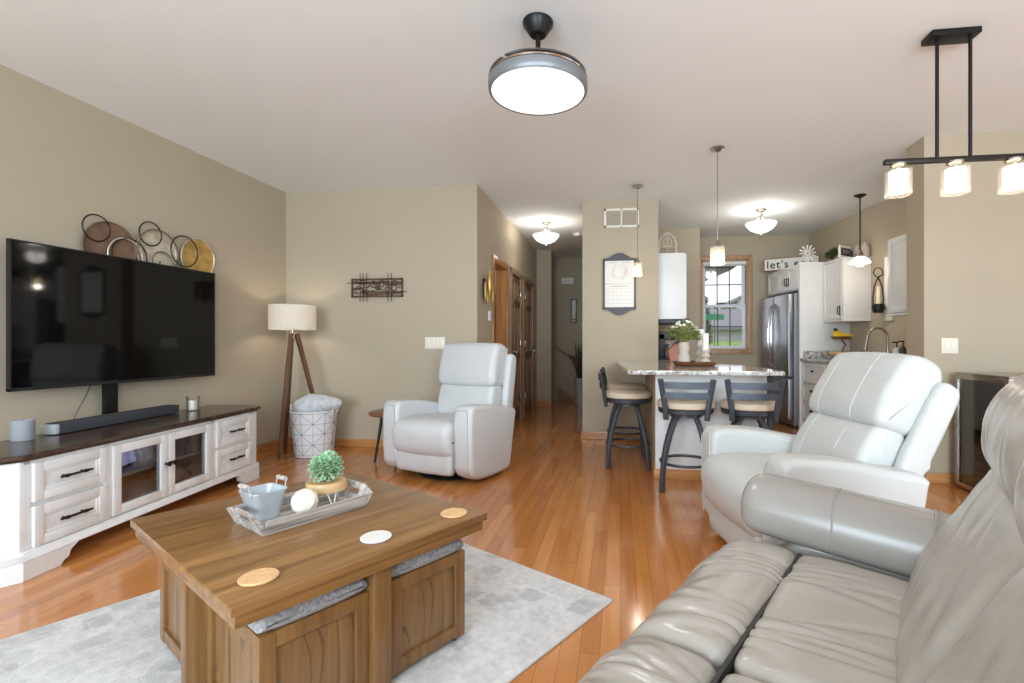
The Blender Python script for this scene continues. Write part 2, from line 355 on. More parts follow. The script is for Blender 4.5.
def pad(bm, prof, x0, x1, r=.05, nseg=24, npr=56, puff=0., smooth=3, fn=None, mx=None):
    """upholstered block: closed (y,z) profile carried along x with rounded ends; puff swells its middle"""
    P = resample(chaikin(prof, smooth), npr)
    A2 = sum(P[i][0]*P[(i+1) % npr][1]-P[(i+1) % npr][0]*P[i][1] for i in range(npr)); sg = 1 if A2 > 0 else -1
    nr = []
    for i in range(npr):
        dx = P[(i+1) % npr][0]-P[i-1][0]; dy = P[(i+1) % npr][1]-P[i-1][1]; l = math.hypot(dx, dy) or 1
        nr.append((sg*dy/l, -sg*dx/l))
    cy = sum(p[0] for p in P)/npr; cz = sum(p[1] for p in P)/npr
    W = x1-x0; t = new(); rings = []
    us = sorted(set([-(1-math.cos(a))*0 for a in (0,)]))
    xs = [x0+r*(1-math.cos(PI/2*k/6)) for k in range(6)]
    xs += [x0+r+(W-2*r)*k/nseg for k in range(nseg+1)]
    xs += [x1-r*(1-math.cos(PI/2*k/6)) for k in range(5, -1, -1)]
    for x in xs:
        e = 0
        if x < x0+r: q = (x0+r-x)/r; e = -r*(1-math.sqrt(max(0, 1-q*q)))
        elif x > x1-r: q = (x-x1+r)/r; e = -r*(1-math.sqrt(max(0, 1-q*q)))
        u = (x-(x0+x1)/2)/(W/2); e += puff*(1-u*u)
        ring = []
        for (py, pz), (ny, nz) in zip(P, nr):
            yy, zz = py+ny*e, pz+nz*e
            # keep insets from crossing the middle
            if (yy-cy)*(py-cy) < 0: yy = cy
            if (zz-cz)*(pz-cz) < 0: zz = cz
            v = Vector((x, yy, zz))
            if fn: v += Vector((0, ny, nz))*fn(x, py, pz)
            ring.append(t.verts.new(v))
        rings.append(ring)
    for a, b in zip(rings, rings[1:]):
        for k in range(npr): t.faces.new((a[k], a[(k+1) % npr], b[(k+1) % npr], b[k]))
    for rg in (rings[0], rings[-1]):
        c = Vector((0, 0, 0))
        for v in rg: c += v.co
        cv = t.verts.new(c/npr)
        for k in range(npr): t.faces.new((rg[k], rg[(k+1) % npr], cv))
    bmesh.ops.recalc_face_normals(t, faces=t.faces)
    merge(bm, t, mx); return bm
def ball(bm, c, r, s=(1, 1, 1), sub=3, fn=None):
    t = new(); bmesh.ops.create_icosphere(t, subdivisions=sub, radius=1)
    for v in t.verts:
        k = r*(fn(v.co) if fn else 1); v.co = Vector((v.co.x*s[0]*k, v.co.y*s[1]*k, v.co.z*s[2]*k))
    merge(bm, t, Matrix.Translation(c)); return bm
def leafq(bm, p, d, l, wdt, curl=.2):
    d = Vector(d).normalized(); s = d.cross(Vector((random.uniform(-.4, .4), random.uniform(-.4, .4), 1))).normalized(); u = s.cross(d)
    p = Vector(p); a = bm.verts.new(p); b = bm.verts.new(p+d*l*.5+s*wdt+u*l*curl); c = bm.verts.new(p+d*l); e = bm.verts.new(p+d*l*.5-s*wdt+u*l*curl)
    m_ = bm.verts.new(p+d*l*.5+u*l*curl*.6)
    bm.faces.new((a, m_, b)); bm.faces.new((b, m_, c)); bm.faces.new((c, m_, e)); bm.faces.new((e, m_, a))
def arc(c, r, a0, a1, n, plane='xz'):
    out = []
    for k in range(n+1):
        a = a0+(a1-a0)*k/n; u, v = r*math.cos(a), r*math.sin(a)
        out.append({'xz': (c[0]+u, c[1], c[2]+v), 'yz': (c[0], c[1]+u, c[2]+v), 'xy': (c[0]+u, c[1]+v, c[2])}[plane])
    return out
def text_bm(txt, size, depth=.002):
    cu = bpy.data.curves.new('t', 'FONT'); cu.body = txt; cu.size = size; cu.extrude = depth; cu.offset = size*.008; cu.space_character = 1.15
    o = bpy.data.objects.new('t', cu); scn.collection.objects.link(o)
    bpy.context.view_layer.update()
    me = bpy.data.meshes.new_from_object(o.evaluated_get(bpy.context.evaluated_depsgraph_get()))
    b = new(); b.from_mesh(me); bpy.data.meshes.remove(me); bpy.data.objects.remove(o); bpy.data.curves.remove(cu); return b

def obj(name, bm, m, parent=None, loc=None, rot=None, angle=40, flat=False):
    me = bpy.data.meshes.new(name)
    bmesh.ops.recalc_face_normals(bm, faces=bm.faces) if not flat else None
    bm.to_mesh(me); bm.free(); me.materials.append(m)
    for p in me.polygons: p.use_smooth = True
    me.set_sharp_from_angle(angle=math.radians(angle))
    o = bpy.data.objects.new(name, me); scn.collection.objects.link(o)
    if parent: o.parent = parent
    if loc: o.location = loc
    if rot is not None: o.rotation_euler = (0, 0, rot) if isinstance(rot, (int, float)) else rot
    return o
def tag(o, label, cat, group=None):
    o['label'] = label; o['category'] = cat
    if group: o['group'] = group
    return o
def thing(name, label, cat, loc=(0, 0, 0), rot=0, group=None):
    o = bpy.data.objects.new(name, None); scn.collection.objects.link(o); o.empty_display_size = .1
    o.location = loc; o.rotation_euler = (0, 0, rot); return tag(o, label, cat, group)
def struct(name, bm, m, parent=None):
    o = obj(name, bm, m, parent)
    if not parent: o['kind'] = 'structure'
    return o
def dup(root, loc, rot, label, group=None):
    r = root.copy(); scn.collection.objects.link(r); r.location = loc; r.rotation_euler = (0, 0, rot); r['label'] = label
    if group: r['group'] = group
    def kids(a, b):
        for ch in list(a.children):
            c = ch.copy(); scn.collection.objects.link(c); c.parent = b; kids(ch, c)
    kids(root, r); return r

# ------------------------------------------------------------------ the room
H = 2.74
struct('floor', bx2(new(), (-5.2, -2.8, -.1), (4.8, 10.6, 0)), M['floor'])
struct('ceiling', bx2(new(), (-5.2, -2.8, H), (4.8, 10.6, H+.1)), M['ceil'])
struct('wall_left', bx2(new(), (-3.75, -2.8, 0), (-3.6, 5.05, H)), M['wall'])
struct('wall_back', bx2(new(), (-3.6, 4.9, 0), (-1.6, 5.05, H)), M['wall'])
# hall left wall with three doorways
dY = [(5.56, 6.22), (6.50, 7.10), (7.37, 8.09)]
b = new(); y0 = 4.9
for a_, c_ in dY: bx2(b, (-1.6, y0, 0), (-1.46, a_, H)); bx2(b, (-1.6, a_, 2.06), (-1.46, c_, H)); y0 = c_
bx2(b, (-1.6, y0, 0), (-1.46, 9.7, H)); struct('wall_hall_left', b, M['wall'])
struct('wall_hall_stub', bx2(new(), (-1.46, 8.55, 0), (-1.2, 8.7, H)), M['wall'])
struct('wall_hall_end', bx2(new(), (-1.46, 9.4, 0), (-.43, 9.55, H)), M['wall'])
struct('wall_pillar', bx2(new(), (-.43, 5.65, 0), (.43, 9.55, H)), M['wall'])
struct('wall_kitchen_nook', bx2(new(), (.43, 7.2, 0), (1.13, 8.0, H)), M['wall'])
# kitchen far wall with window opening
wx0, wx1, wz0, wz1 = 1.255, 1.935, 1.0, 2.385
b = new(); bx2(b, (1.13, 7.8, 0), (wx0, 7.95, H)); bx2(b, (wx1, 7.8, 0), (3.2, 7.95, H)); bx2(b, (wx0, 7.8, 0), (wx1, 7.95, wz0)); bx2(b, (wx0, 7.8, wz1), (wx1, 7.95, H))
struct('wall_kitchen_far', b, M['wall'])
KR = math.radians(6); KO = Vector((2.93, 6.75, 0))
def K(x, y, z=0): return (KO.x+x*math.cos(KR)-y*math.sin(KR), KO.y+x*math.sin(KR)+y*math.cos(KR), z)
b = new(); bx2(b, (0, -2.6, 0), (.15, 1.3, H)); o = struct('wall_kitchen_right', b, M['wall']); o.location = KO; o.rotation_euler = (0, 0, KR)
struct('wall_dining', bx2(new(), (2.385, 4.22, 0), (4.65, 4.46, H)), M['wall'])
# walls behind the camera, each with window openings for the daylight
b = new()
bx2(b, (-3.75, -2.75, 0), (-2.9, -2.6, H)); bx2(b, (-2.9, -2.75, 0), (-.3, -2.6, .6)); bx2(b, (-2.9, -2.75, 2.4), (-.3, -2.6, H))
bx2(b, (-.3, -2.75, 0), (.8, -2.6, H)); bx2(b, (.8, -2.75, 0), (3.0, -2.6, .6)); bx2(b, (.8, -2.75, 2.4), (3.0, -2.6, H)); bx2(b, (3.0, -2.75, 0), (4.65, -2.6, H))
struct('wall_rear', b, M['wall'])
b = new(); bx2(b, (4.5, -2.75, 0), (4.65, -.3, H)); bx2(b, (4.5, -.3, 2.25), (4.65, 2.3, H)); bx2(b, (4.5, 2.3, 0), (4.65, 4.3, H)); struct('wall_right', b, M['wall'])
# baseboards
def base(name, pts, m=None):
    b = new()
    for (x0, y0, x1, y1) in pts: bx2(b, (x0, y0, 0), (x1, y1, .085), .004); bx2(b, (x0-.004, y0-.004, 0), (x1+.004, y1+.004, .022), .004)
    o = obj(name, b, M['oak']); o['kind'] = 'structure'
base('baseboard_left', [(-3.6, -2.6, -3.586, 4.9)])
base('baseboard_back', [(-3.58, 4.886, -1.47, 4.9)])
base('baseboard_hall', [(-1.46, 4.9, -1.446, 5.48), (-1.46, 8.536, -1.2, 8.55), (-1.2, 9.386, -.43, 9.4)])
base('baseboard_pillar', [(-.43, 5.636, .23, 5.65), (-.444, 5.65, -.43, 9.38)])
base('baseboard_dining', [(2.39, 4.206, 4.5, 4.22)])

# hall doors
def casing(name, y0, y1, m):
    b = new(); c = .07
    bx2(b, (-1.462, y0-c, 0), (-1.442, y0+.005, 2.06+c), .003); bx2(b, (-1.462, y1-.005, 0), (-1.442, y1+c, 2.06+c), .003); bx2(b, (-1.462, y0-c, 2.055), (-1.44, y1+c, 2.06+c), .003)
    bx2(b, (-1.6, y0-.005, 0), (-1.45, y0+.012, 2.06)); bx2(b, (-1.6, y1-.012, 0), (-1.45, y1+.005, 2.06)); bx2(b, (-1.6, y0, 2.048), (-1.45, y1, 2.062))
    o = obj(name, b, m); o['kind'] = 'structure'; return o
def leaf(parent, y0, y1, m, nm='door_leaf'):
    b = new(); h = 2.04; bx2(b, (-.018, 0, .01), (.0, y1-y0, h))
    W = y1-y0; st = .1
    for (za, zb) in ((.01, .2), (.86, .98), (1.62, 1.72), (1.96, h)): bx2(b, (-.03, 0, za), (.008, W, zb), .003)
    for (ya, yb) in ((0, st), (W/2-st*.45, W/2+st*.45), (W-st, W)): bx2(b, (-.03, ya, .01), (.008, yb, h), .003)
    for ya, yb in ((st, W/2-st*.45), (W/2+st*.45, W-st)):
        for za, zb in ((.2, .86), (.98, 1.62), (1.72, 1.96)): bx2(b, (-.026, ya+.03, za+.03), (.004, yb-.03, zb-.03), .006)
    return obj(nm, b, m, parent)
def hinges(parent, y):
    for z in (.3, 1.1, 1.78):
        b = new(); bx2(b, (.0, y-.035, z-.05), (.014, y+.035, z+.05), .002); cyl(b, (.016, y, z-.055), (.016, y, z+.055), .008, n=10); obj('hinge', b, M['nickel'], parent)
def lever(parent, y, s):
    b = new(); cyl(b, (0, y, .98), (.012, y, .98), .03, n=20); cyl(b, (.01, y, .98), (.055, y, .98), .011, n=12); bx2(b, (.045, min(y, y+s*.11), .968), (.062, max(y, y+s*.11), .992), .005)
    obj('door_lever', b, M['nickel'], parent)
doors = []
for k, (a_, c_) in enumerate(dY):
    d = casing('door_%d' % (k+1), a_, c_, M['oakz'] if k == 0 else M['doorwood']); doors.append(d)
    if k:
        e = leaf(d, a_+.012, c_-.012, M['doorwood']); e.location = (-1.475, a_+.012, 0)
        hg = obj('hinge', bx2(new(), (-1.462, -.02, 0), (-1.44, .02, .1), .003), M['nickel'], d, (0, (c_-.03) if k == 1 else (a_+.03), 1.05))
        for z in (.25, 1.78):
            h2 = hg.copy(); scn.collection.objects.link(h2); h2.parent = d; h2.location.z = z
        bb = new(); yk = a_+.07 if k == 1 else c_-.07; s = 1 if k == 1 else -1
        cyl(bb, (-1.468, yk, .98), (-1.45, yk, .98), .03, n=20); cyl(bb, (-1.455, yk, .98), (-1.40, yk, .98), .011, n=12); bx2(bb, (-1.412, min(yk, yk+s*.11), .968), (-1.396, max(yk, yk+s*.11), .992), .005)
        obj('door_lever', bb, M['nickel'], d)
# small room behind the open first doorway, its leaf swung inward
b = new(); bx2(b, (-3.0, 5.2, 0), (-2.9, 6.9, H)); bx2(b, (-2.9, 6.8, 0), (-1.6, 6.9, H)); struct('wall_washroom', b, M['wall'])
e = leaf(doors[0], 0, .64, M['oakz']); e.location = (-1.61, 6.2, 0); e.rotation_euler = (0, 0, math.radians(78))
bb = new(); bx2(bb, (-1.452, 6.208, .95), (-1.438, 6.222, 1.05), .002); obj('strike_plate', bb, M['nickel'], doors[0])
point('washroom_light', (-2.3, 6.0, 2.2), 14, .08)

# ------------------------------------------------------------------ kitchen window
wf = bpy.data.objects.new('window_1', None)
b = new(); c = .065
bx2(b, (wx0-c, 7.775, wz0-c), (wx0, 7.81, wz1+c), .004); bx2(b, (wx1, 7.775, wz0-c), (wx1+c, 7.81, wz1+c), .004)
bx2(b, (wx0-c, 7.772, wz1), (wx1+c, 7.81, wz1+c), .004); bx2(b, (wx0-c, 7.772, wz0-c), (wx1+c, 7.81, wz0), .004)
for xx in (wx0, wx1-.02): bx2(b, (xx, 7.8, wz0), (xx+.02, 7.95, wz1))
bx2(b, (wx0, 7.8, wz0), (wx1, 7.95, wz0+.02)); bx2(b, (wx0, 7.8, wz1-.02), (wx1, 7.95, wz1))
win = struct('window_1', b, M['winwood'])
mid = (wz0+wz1)/2-.02
def sash(nm, za, zb, y):
    b = new(); f = .045; xa, xb = wx0+.02, wx1-.02
    bx2(b, (xa, y, za), (xa+f, y+.035, zb), .003); bx2(b, (xb-f, y, za), (xb, y+.035, zb), .003); bx2(b, (xa+f, y, za), (xb-f, y+.035, za+f), .003); bx2(b, (xa+f, y, zb-f), (xb-f, y+.035, zb), .003)
    s = obj(nm, b, M['vinyl'], win); m_ = new()
    for k in (1, 2): xx = xa+f+(xb-xa-2*f)*k/3; bx2(m_, (xx-.008, y+.012, za+f), (xx+.008, y+.024, zb-f))
    zz = (za+zb)/2; bx2(m_, (xa+f, y+.012, zz-.008), (xb-f, y+.024, zz+.008)); obj('muntin_grid', m_, M['muntin'], s)
    obj('pane', bx2(new(), (xa+f, y+.016, za+f), (xb-f, y+.02, zb-f)), M['glass'], s)
sash('lower_sash', wz0+.02, mid+.03, 7.85); sash('upper_sash', mid-.01, wz1-.02, 7.895)
b = new(); bx2(b, (wx0+.02, 7.81, wz1-.07), (wx1-.02, 7.845, wz1-.022), .006)
for k in range(3): bx2(b, (wx0+.025, 7.812, wz1-.078-k*.007), (wx1-.025, 7.842, wz1-.074-k*.007))
tag(obj('window_blind', b, M['signw']), 'white roller blind drawn up at the top of the kitchen window', 'blind')

# outside the kitchen window
b = new(); prism(b, [(8.4, -.4), (8.4, .3), (11, .93), (20, 1.08), (26, 1.2), (80, 1.9), (80, -.4)], 'x', .6, 40); tag(obj('lawn', b, M['grass']), 'green lawn rising outside the kitchen window', 'lawn')
b = new(); prism(b, [(13.6, .99), (13.6, .988), (15.2, 1.006), (15.2, 1.012)], 'x', .6, 40); tag(obj('garden_path', b, M['asphalt']), 'pale path crossing the lawn outside the window', 'path')
def house(nm, label, x0, x1, y, zb, z1, zr, mw, ridge):
    t = thing(nm, label, 'house', ((x0+x1)/2, y, zb)); W = (x1-x0)/2; D = 7.; h = z1-zb; r = zr-zb
    b = new(); bx2(b, (-W, 0, -1), (W, D, h)); r_ = new()
    if ridge == 'x':
        prism(b, [(.0, h), (D, h), (D/2, r-.1)], 'x', -W, W); prism(r_, [(-.5, h-.15), (D/2, r), (D+.5, h-.15), (D+.5, h-.02), (D/2, r+.15), (-.5, h-.02)], 'x', -W-.4, W+.4)
    else:
        prism(b, [(-W, h), (W, h), (0, r-.1)], 'y', 0, D); prism(r_, [(-W-.6, h-.3), (0, r), (W+.6, h-.3), (W+.6, h-.12), (0, r+.18), (-W-.6, h-.12)], 'y', -.5, D+.5)
    obj('wall', b, mw, t); obj('roof', r_, M['roof'], t)
    for xx in (-W*.55, W*.2): obj('house_window', bx2(new(), (xx-.5, -.04, h*.35), (xx+.5, .05, h*.75), .02), M['muntin'], t)
house('neighbor_house', 'pale grey low neighbour house straight across the lawn', 1.5, 11.5, 27, 1.1, 1.95, 3.0, M['siding'], 'x')
house('white_house', 'white gabled house higher up at right of the window view', 9.6, 17, 42, 1.4, 4.6, 6.4, M['vinyl'], 'y')
def tree(label, x, y, z0, h, r, tall):
    t = thing('tree', label, 'tree', (x, y, z0)); b = new(); cyl(b, (0, 0, -.05), (0, 0, h*.6), .04, .02, 8); obj('trunk', b, M['bstem'], t)
    b = new()
    for k in range(1300):
        z = random.uniform(.1, 1); rr = r*(1-z*.6 if tall else math.sin(PI*min(.98, z)))*math.sqrt(random.random()); a = random.uniform(0, 2*PI)
        leafq(b, (rr*math.cos(a), rr*math.sin(a), z*h), (math.cos(a), math.sin(a), random.uniform(-.3, .6)), .12 if tall else .3, .035 if tall else .1)
    obj('crown', b, M['tree'], t, flat=True)
tree('green evergreen shrub at left of the window view', 1.83, 11.6, .93, 1.2, .24, True)
tree('green bushy tree in front of the white house', 7.3, 37, 1.35, 2.6, 2.0, False)
t = thing('street_sign', 'green street name sign on a post outside the window', 'sign', (2.02, 10.9, .88))
obj('post', cyl(new(), (0, 0, 0), (0, 0, .9), .01, n=10), M['darksteel'], t); obj('sign_blade', bx2(new(), (-.19, -.02, .72), (.19, -.012, .85), .003), M['signgreen'], t)
t = thing('porch_eave', 'grey porch eave seen at the top left of the kitchen window', 'eave', (0, 8.6, 0))
prism(b := new(), [(.6, 1.82), (1.98, 2.42), (1.98, 2.5), (.6, 2.5)], 'y', 0, .6); obj('soffit', b, M['soffit'], t); obj('beam', bx2(new(), (.6, -.04, 2.36), (1.9, .0, 2.47)), M['roof'], t); obj('porch_post', bx2(new(), (.62, .1, .2), (.74, .3, 1.9)), M['vinyl'], t)

# ------------------------------------------------------------------ kitchen, right run (turned 6 degrees)
def kt(name, label, cat, x, y, z=0, group=None): return thing(name, label, cat, K(x, y, z), KR, group)
def shaker(parent, x, y0, y1, z0, z1, nm, knob=None, m=None, bead=False):
    m = m or M['white']; b = new(); f = .055 if z1-z0 > .25 else .03
    bx2(b, (x-.012, y0, z0), (x, y1, z1)); 
    for ya, yb, za, zb in ((y0, y0+f, z0, z1), (y1-f, y1, z0, z1), (y0+f, y1-f, z0, z0+f), (y0+f, y1-f, z1-f, z1)): bx2(b, (x-.02, ya, za), (x, yb, zb), .002)
    if bead:
        n = int((y1-y0-2*f)/.03)
        for k in range(n): ya = y0+f+.03*k; bx2(b, (x-.0145, ya+.002, z0+f), (x-.01, ya+.028, z1-f), .0015)
    d = obj(nm, b, m, parent)
    if knob:
        y, z, v = knob; b = new()
        if v == 'pull':
            tube(b, [(x-.018, y, z-.045), (x-.05, y, z-.045), (x-.05, y, z+.045), (x-.018, y, z+.045)], .006, 6); bx2(b, (x-.024, y-.012, z-.06), (x-.018, y+.012, z+.06))
        elif v == 'cup': bx2(b, (x-.045, y-.05, z-.016), (x-.018, y+.05, z+.018), .012)
        else: cyl(b, (x-.016, y, z), (x-.035, y, z), .007, .014, 12); cyl(b, (x-.035, y, z), (x-.045, y, z), .014, .01, 12)
        obj('pull_handle', b, M['bronze'], d)
    return d
p = kt('refrigerator', 'stainless steel french-door refrigerator against the kitchen wall', 'refrigerator', 0, 0)
obj('case', bx2(new(), (-.69, .035, .03), (-.02, .93, 1.76), .008), M['darksteel'], p)
for ya, yb, hs in ((.04, .48, .44), (.487, .925, .53)):
    d = obj('door', bx2(new(), (-.76, ya, .66), (-.695, yb, 1.755), .014, 3), M['steel'], p)
    tube(bb := new(), [(-.76, hs, .78), (-.80, hs, .84), (-.825, hs, 1.2), (-.80, hs, 1.58), (-.76, hs, 1.64)], .012, 8); obj('door_handle', bb, M['chrome'], d)
d = obj('freezer_drawer', bx2(new(), (-.76, .04, .1), (-.695, .925, .645), .014, 3), M['steel'], p)
tube(bb := new(), [(-.76, .12, .58), (-.81, .14, .585), (-.81, .82, .585), (-.76, .84, .58)], .012, 8); obj('drawer_handle', bb, M['chrome'], d)
obj('toe_grille', bx2(new(), (-.68, .06, .0), (-.05, .9, .09)), M['blackp'], p)
p = kt('fridge_surround', 'white cabinet and tall end panel built around the stainless refrigerator', 'cabinet', 0, 0)
obj('end_panel', bx2(new(), (-.64, -.02, .0), (-.003, .02, 2.14), .002), M['white'], p)
obj('crown_strip', bx2(new(), (-.645, -.024, 2.1), (-.003, .024, 2.15), .004), M['white'], p)
obj('carcass', bx2(new(), (-.62, .022, 1.8), (-.003, 1.0, 2.14), .002), M['white'], p)
shaker(p, -.62, .03, .33, 1.815, 2.125, 'cabinet_door', (.30, 1.93, 'pull')); shaker(p, -.62, .335, .64, 1.815, 2.125, 'cabinet_door', (.365, 1.93, 'pull')); shaker(p, -.62, .65, .99, 1.815, 2.125, 'cabinet_door')
p = kt('upper_cabinet', 'white beadboard wall cabinet hanging right of the refrigerator panel', 'cabinet', 0, 0)
b = new(); bx2(b, (-.33, -.46, 1.385), (-.003, -.022, 2.115), .002); bx2(b, (-.345, -.47, 1.37), (-.003, -.022, 1.39), .003); bx2(b, (-.345, -.47, 2.105), (-.003, -.022, 2.135), .004)
obj('carcass', b, M['white'], p); shaker(p, -.33, -.455, -.03, 1.395, 2.1, 'cabinet_door', (-.42, 1.5, 'pull'), bead=True)
p = kt('upper_cabinet', 'white wall cabinet partly behind the dining wall, right of the sink', 'cabinet', 0, 0)
b = new(); bx2(b, (-.33, -2.1, 1.4), (-.003, -1.3, 2.17), .002); bx2(b, (-.35, -2.1, 1.38), (-.003, -1.29, 1.4), .003); obj('carcass', b, M['white'], p)
shaker(p, -.33, -1.7, -1.305, 1.41, 2.16, 'cabinet_door'); shaker(p, -.33, -2.095, -1.705, 1.41, 2.16, 'cabinet_door')
for nm, lab, ya, yb, rows in (('base_cabinet', 'white drawer cabinet beside the refrigerator panel', -.62, -.024, (.11, .36, .60, .86)), ('base_cabinet', 'white sink cabinet under the kitchen faucet', -1.6, -.625, None), ('base_cabinet', 'white base cabinet hidden behind the dining wall', -2.15, -1.605, None)):
    p = kt(nm, lab, 'cabinet', 0, 0); obj('carcass', bx2(new(), (-.6, ya, .1), (-.003, yb, .87), .002), M['white'], p); obj('toe_kick', bx2(new(), (-.54, ya, .0), (-.03, yb, .1)), M['blackp'], p)
    if rows:
        for za, zb in zip(rows, rows[1:]): shaker(p, -.6, ya+.02, yb-.02, za+.01, zb-.01, 'drawer', ((ya+yb)/2, (za+zb)/2+.03, 'cup' if za < .5 else 'knob'))
    else:
        ym = (ya+yb)/2; shaker(p, -.6, ya+.01, ym-.004, .12, .86, 'cabinet_door', (ym-.04, .74, 'knob')); shaker(p, -.6, ym+.004, yb-.01, .12, .86, 'cabinet_door', (ym+.04, .74, 'knob'))
p = kt('kitchen_worktop', 'speckled granite worktop with backsplash along the right kitchen wall', 'worktop', 0, 0)
obj('slab', bx2(new(), (-.64, -2.15, .872), (-.003, -.022, .91), .004), M['granite'], p)
b = new(); bx2(b, (-.025, -2.15, .91), (-.003, -.03, 1.01), .003); bx2(b, (-.60, -.045, .91), (-.026, -.023, 1.01), .003); obj('backsplash', b, M['granite'], p)
# faucet, soap bottles, fruit stand
p = kt('faucet', 'brushed nickel gooseneck kitchen faucet behind the white recliner', 'faucet', -.12, -.95, .911)
b = new(); lathe(b, [(0, 0), (.03, 0), (.03, .012), (.022, .03), (.02, .11), (.016, .13), (.0, .13)], 20)
tube(b, [(0, 0, .12), (0, 0, .25)]+[(-.11+.11*math.cos(a), .0, .25+.11*math.sin(a)) for a in [PI*k/10 for k in range(1, 10)]]+[(-.22, 0, .25), (-.235, 0, .19)], .012, 10)
obj('spout', b, M['nickel'], p); obj('spray_head', cyl(new(), (-.233, 0, .2), (-.245, 0, .12), .014, .02, 14), M['nickel'], p)
obj('side_lever', tube(new(), [(0, -.02, .08), (0, -.05, .09), (.01, -.1, .12)], .007, 8), M['nickel'], p)
for dx, dy, m_, lab, h in ((-.17, -1.17, 'white', 'white soap pump bottle beside the faucet', .15), (-.16, -1.25, 'frameg', 'black soap pump bottle beside the white one', .16)):
    p = kt('soap_bottle', lab, 'bottle', dx, dy, .911); lathe(b := new(), [(0, 0), (.033, 0), (.035, .01), (.035, h*.8), (.02, h*.95), (.012, h), (0, h)], 20); obj('bottle_body', b, M[m_], p)
    b = new(); cyl(b, (0, 0, h), (0, 0, h+.05), .006, n=8); bx2(b, (-.045, -.009, h+.045), (.012, .009, h+.06), .004); obj('pump', b, M['blackp'], p)
p = kt('fruit_stand', 'two-tier wooden fruit stand on the granite by the panel', 'stand', -.3, -.36, .911)
b = new(); lathe(b, [(0, .05), (.12, .05), (.135, .06), (.14, .09), (.13, .09), (.12, .07), (0, .065)], 24); obj('lower_tray', b, M['palewood'], p)
b = new(); lathe(b, [(0, .24), (.09, .24), (.12, .27), (.115, .275), (.085, .25), (0, .25)], 24); obj('upper_tray', b, M['rustic'], p)
b = new(); tube(b, [(0, 0, 0), (.02, 0, .12), (.05, 0, .18), (0, 0, .245)], .012, 8); lathe(b, [(0, 0), (.08, 0), (.08, .012), (.02, .05), (0, .05)], 20); obj('stem', b, M['rustic'], p)
for k in range(4):
    a0 = .2+k*.22; b = new(); pts = [(-.11+.02*k*.3, (k-1.5)*.028, .005+.02), (-.06, (k-1.5)*.034, -.004+.02), (.0, (k-1.5)*.034, .0+.02), (.06, (k-1.5)*.026, .02+.02), (.095, (k-1.5)*.012, .05+.02)]
    tube(b, pts, lambda u: .014*(math.sin(PI*min(.97, max(.06, u)))**.45), 8); o = thing('banana', ['yellow banana on the back edge of the bunch in the fruit stand', 'yellow banana second from the back of the bunch', 'yellow banana second from the front of the bunch', 'yellow banana at the front edge of the bunch'][k], 'banana', K(-.3, -.36, .911+.258), KR+PI/2, 'bananas on the fruit stand')
    o.scale = (1.25, 1.25, 1.25); obj('peel', b, M['banana'], o); obj('banana_stem', tube(new(), [(.092, (k-1.5)*.012, .068), (.108, (k-1.5)*.006, .094)], .006, 6), M['bstem'], o)
# wall decor by the sink
p = kt('candle_sconce', 'black teardrop wire candle sconce on the wall by the sink', 'sconce', -.025, -.74, 1.45)
b = new(); tube(b, arc((-.07, 0, .46), .052, 0, 2*PI, 24, 'xz')[:-1], .006, 6, True)
for s in (-1, 1): tube(b, [(-.07, 0, .41), (-.07+s*.042, 0, .3), (-.07+s*.06, 0, .16), (-.07+s*.045, 0, .03)], .008, 6)
tube(b, [(-.07, 0, .41), (-.03, 0, .43), (.025, 0, .43)], .005, 6)
obj('wire_frame', b, M['black'], p); obj('candle_cup', lathe(new(), [(0, 0), (.05, .0), (.065, .06), (.06, .1), (.0, .1)], 18, (-.07, 0, 0)), M['black'], p); obj('candle', cyl(new(), (-.07, 0, .08), (-.07, 0, .30), .024, .012, 14), M['wax'], p)
p = kt('wall_board', 'narrow cream board hung beside the teardrop sconce', 'board', -.003, -.80, 1.36); obj('plank', bx2(new(), (-.02, -.07, 0), (0, .07, .72), .004), M['signw'], p)
# things on top of the cabinets
p = thing('wooden_sign', 'white dark-framed sign lettered let\'s eat on the fridge cabinet', 'sign', (2.43, 7.40, 2.155), math.radians(-24))
obj('board', bx2(new(), (-.35, -.006, .01), (.35, .01, .175)), M['signw'], p)
b = new(); bx2(b, (-.365, -.014, 0), (.365, .016, .013)); bx2(b, (-.365, -.014, .172), (.365, .016, .185)); bx2(b, (-.365, -.014, 0), (-.35, .016, .185)); bx2(b, (.35, -.014, 0), (.365, .016, .185)); obj('frame', b, M['rustic'], p)
tb = text_bm("let's eat", .155); bmesh.ops.transform(tb, matrix=Matrix.Translation((-.325, -.008, .04)) @ Matrix(((1.0, 0, 0, 0), (0, 0, -1, 0), (0, 1.0, 0, 0), (0, 0, 0, 1))), verts=tb.verts)
obj('lettering', tb, M['ink'], p)
p = kt('starburst_ornament', 'white wooden starburst standing on the panel top', 'ornament', -.53, .0, 2.152)
b = new()
for k in range(12):
    a = 2*PI*k/12+.1; d = Vector((math.cos(a), .12*math.sin(3*a), math.sin(a))); cyl(b, Vector((0, 0, .115))+d*.015, Vector((0, 0, .115))+d*.105, .006, .010, 8)
obj('spokes', b, M['signw'], p); obj('stand_rod', bx2(new(), (-.012, -.02, 0), (.012, .02, .03), .003), M['signw'], p)
p = kt('trailing_plant', 'dark green trailing plant on the wall cabinet top', 'plant', -.2, -.13, 2.137)
obj('pot', lathe(new(), [(0, 0), (.05, 0), (.065, .07), (.055, .07), (.05, .05), (0, .05)], 18), M['stone'], p)
b = new()
for k in range(420):
    a = random.uniform(0, 2*PI); r = .17*math.sqrt(random.random()); leafq(b, (r*math.cos(a)*.8, r*math.sin(a)*.7, .04+random.uniform(0, .17)*(1-r/.25)), (math.cos(a), math.sin(a), random.uniform(-.2, .8)), .05, .016)
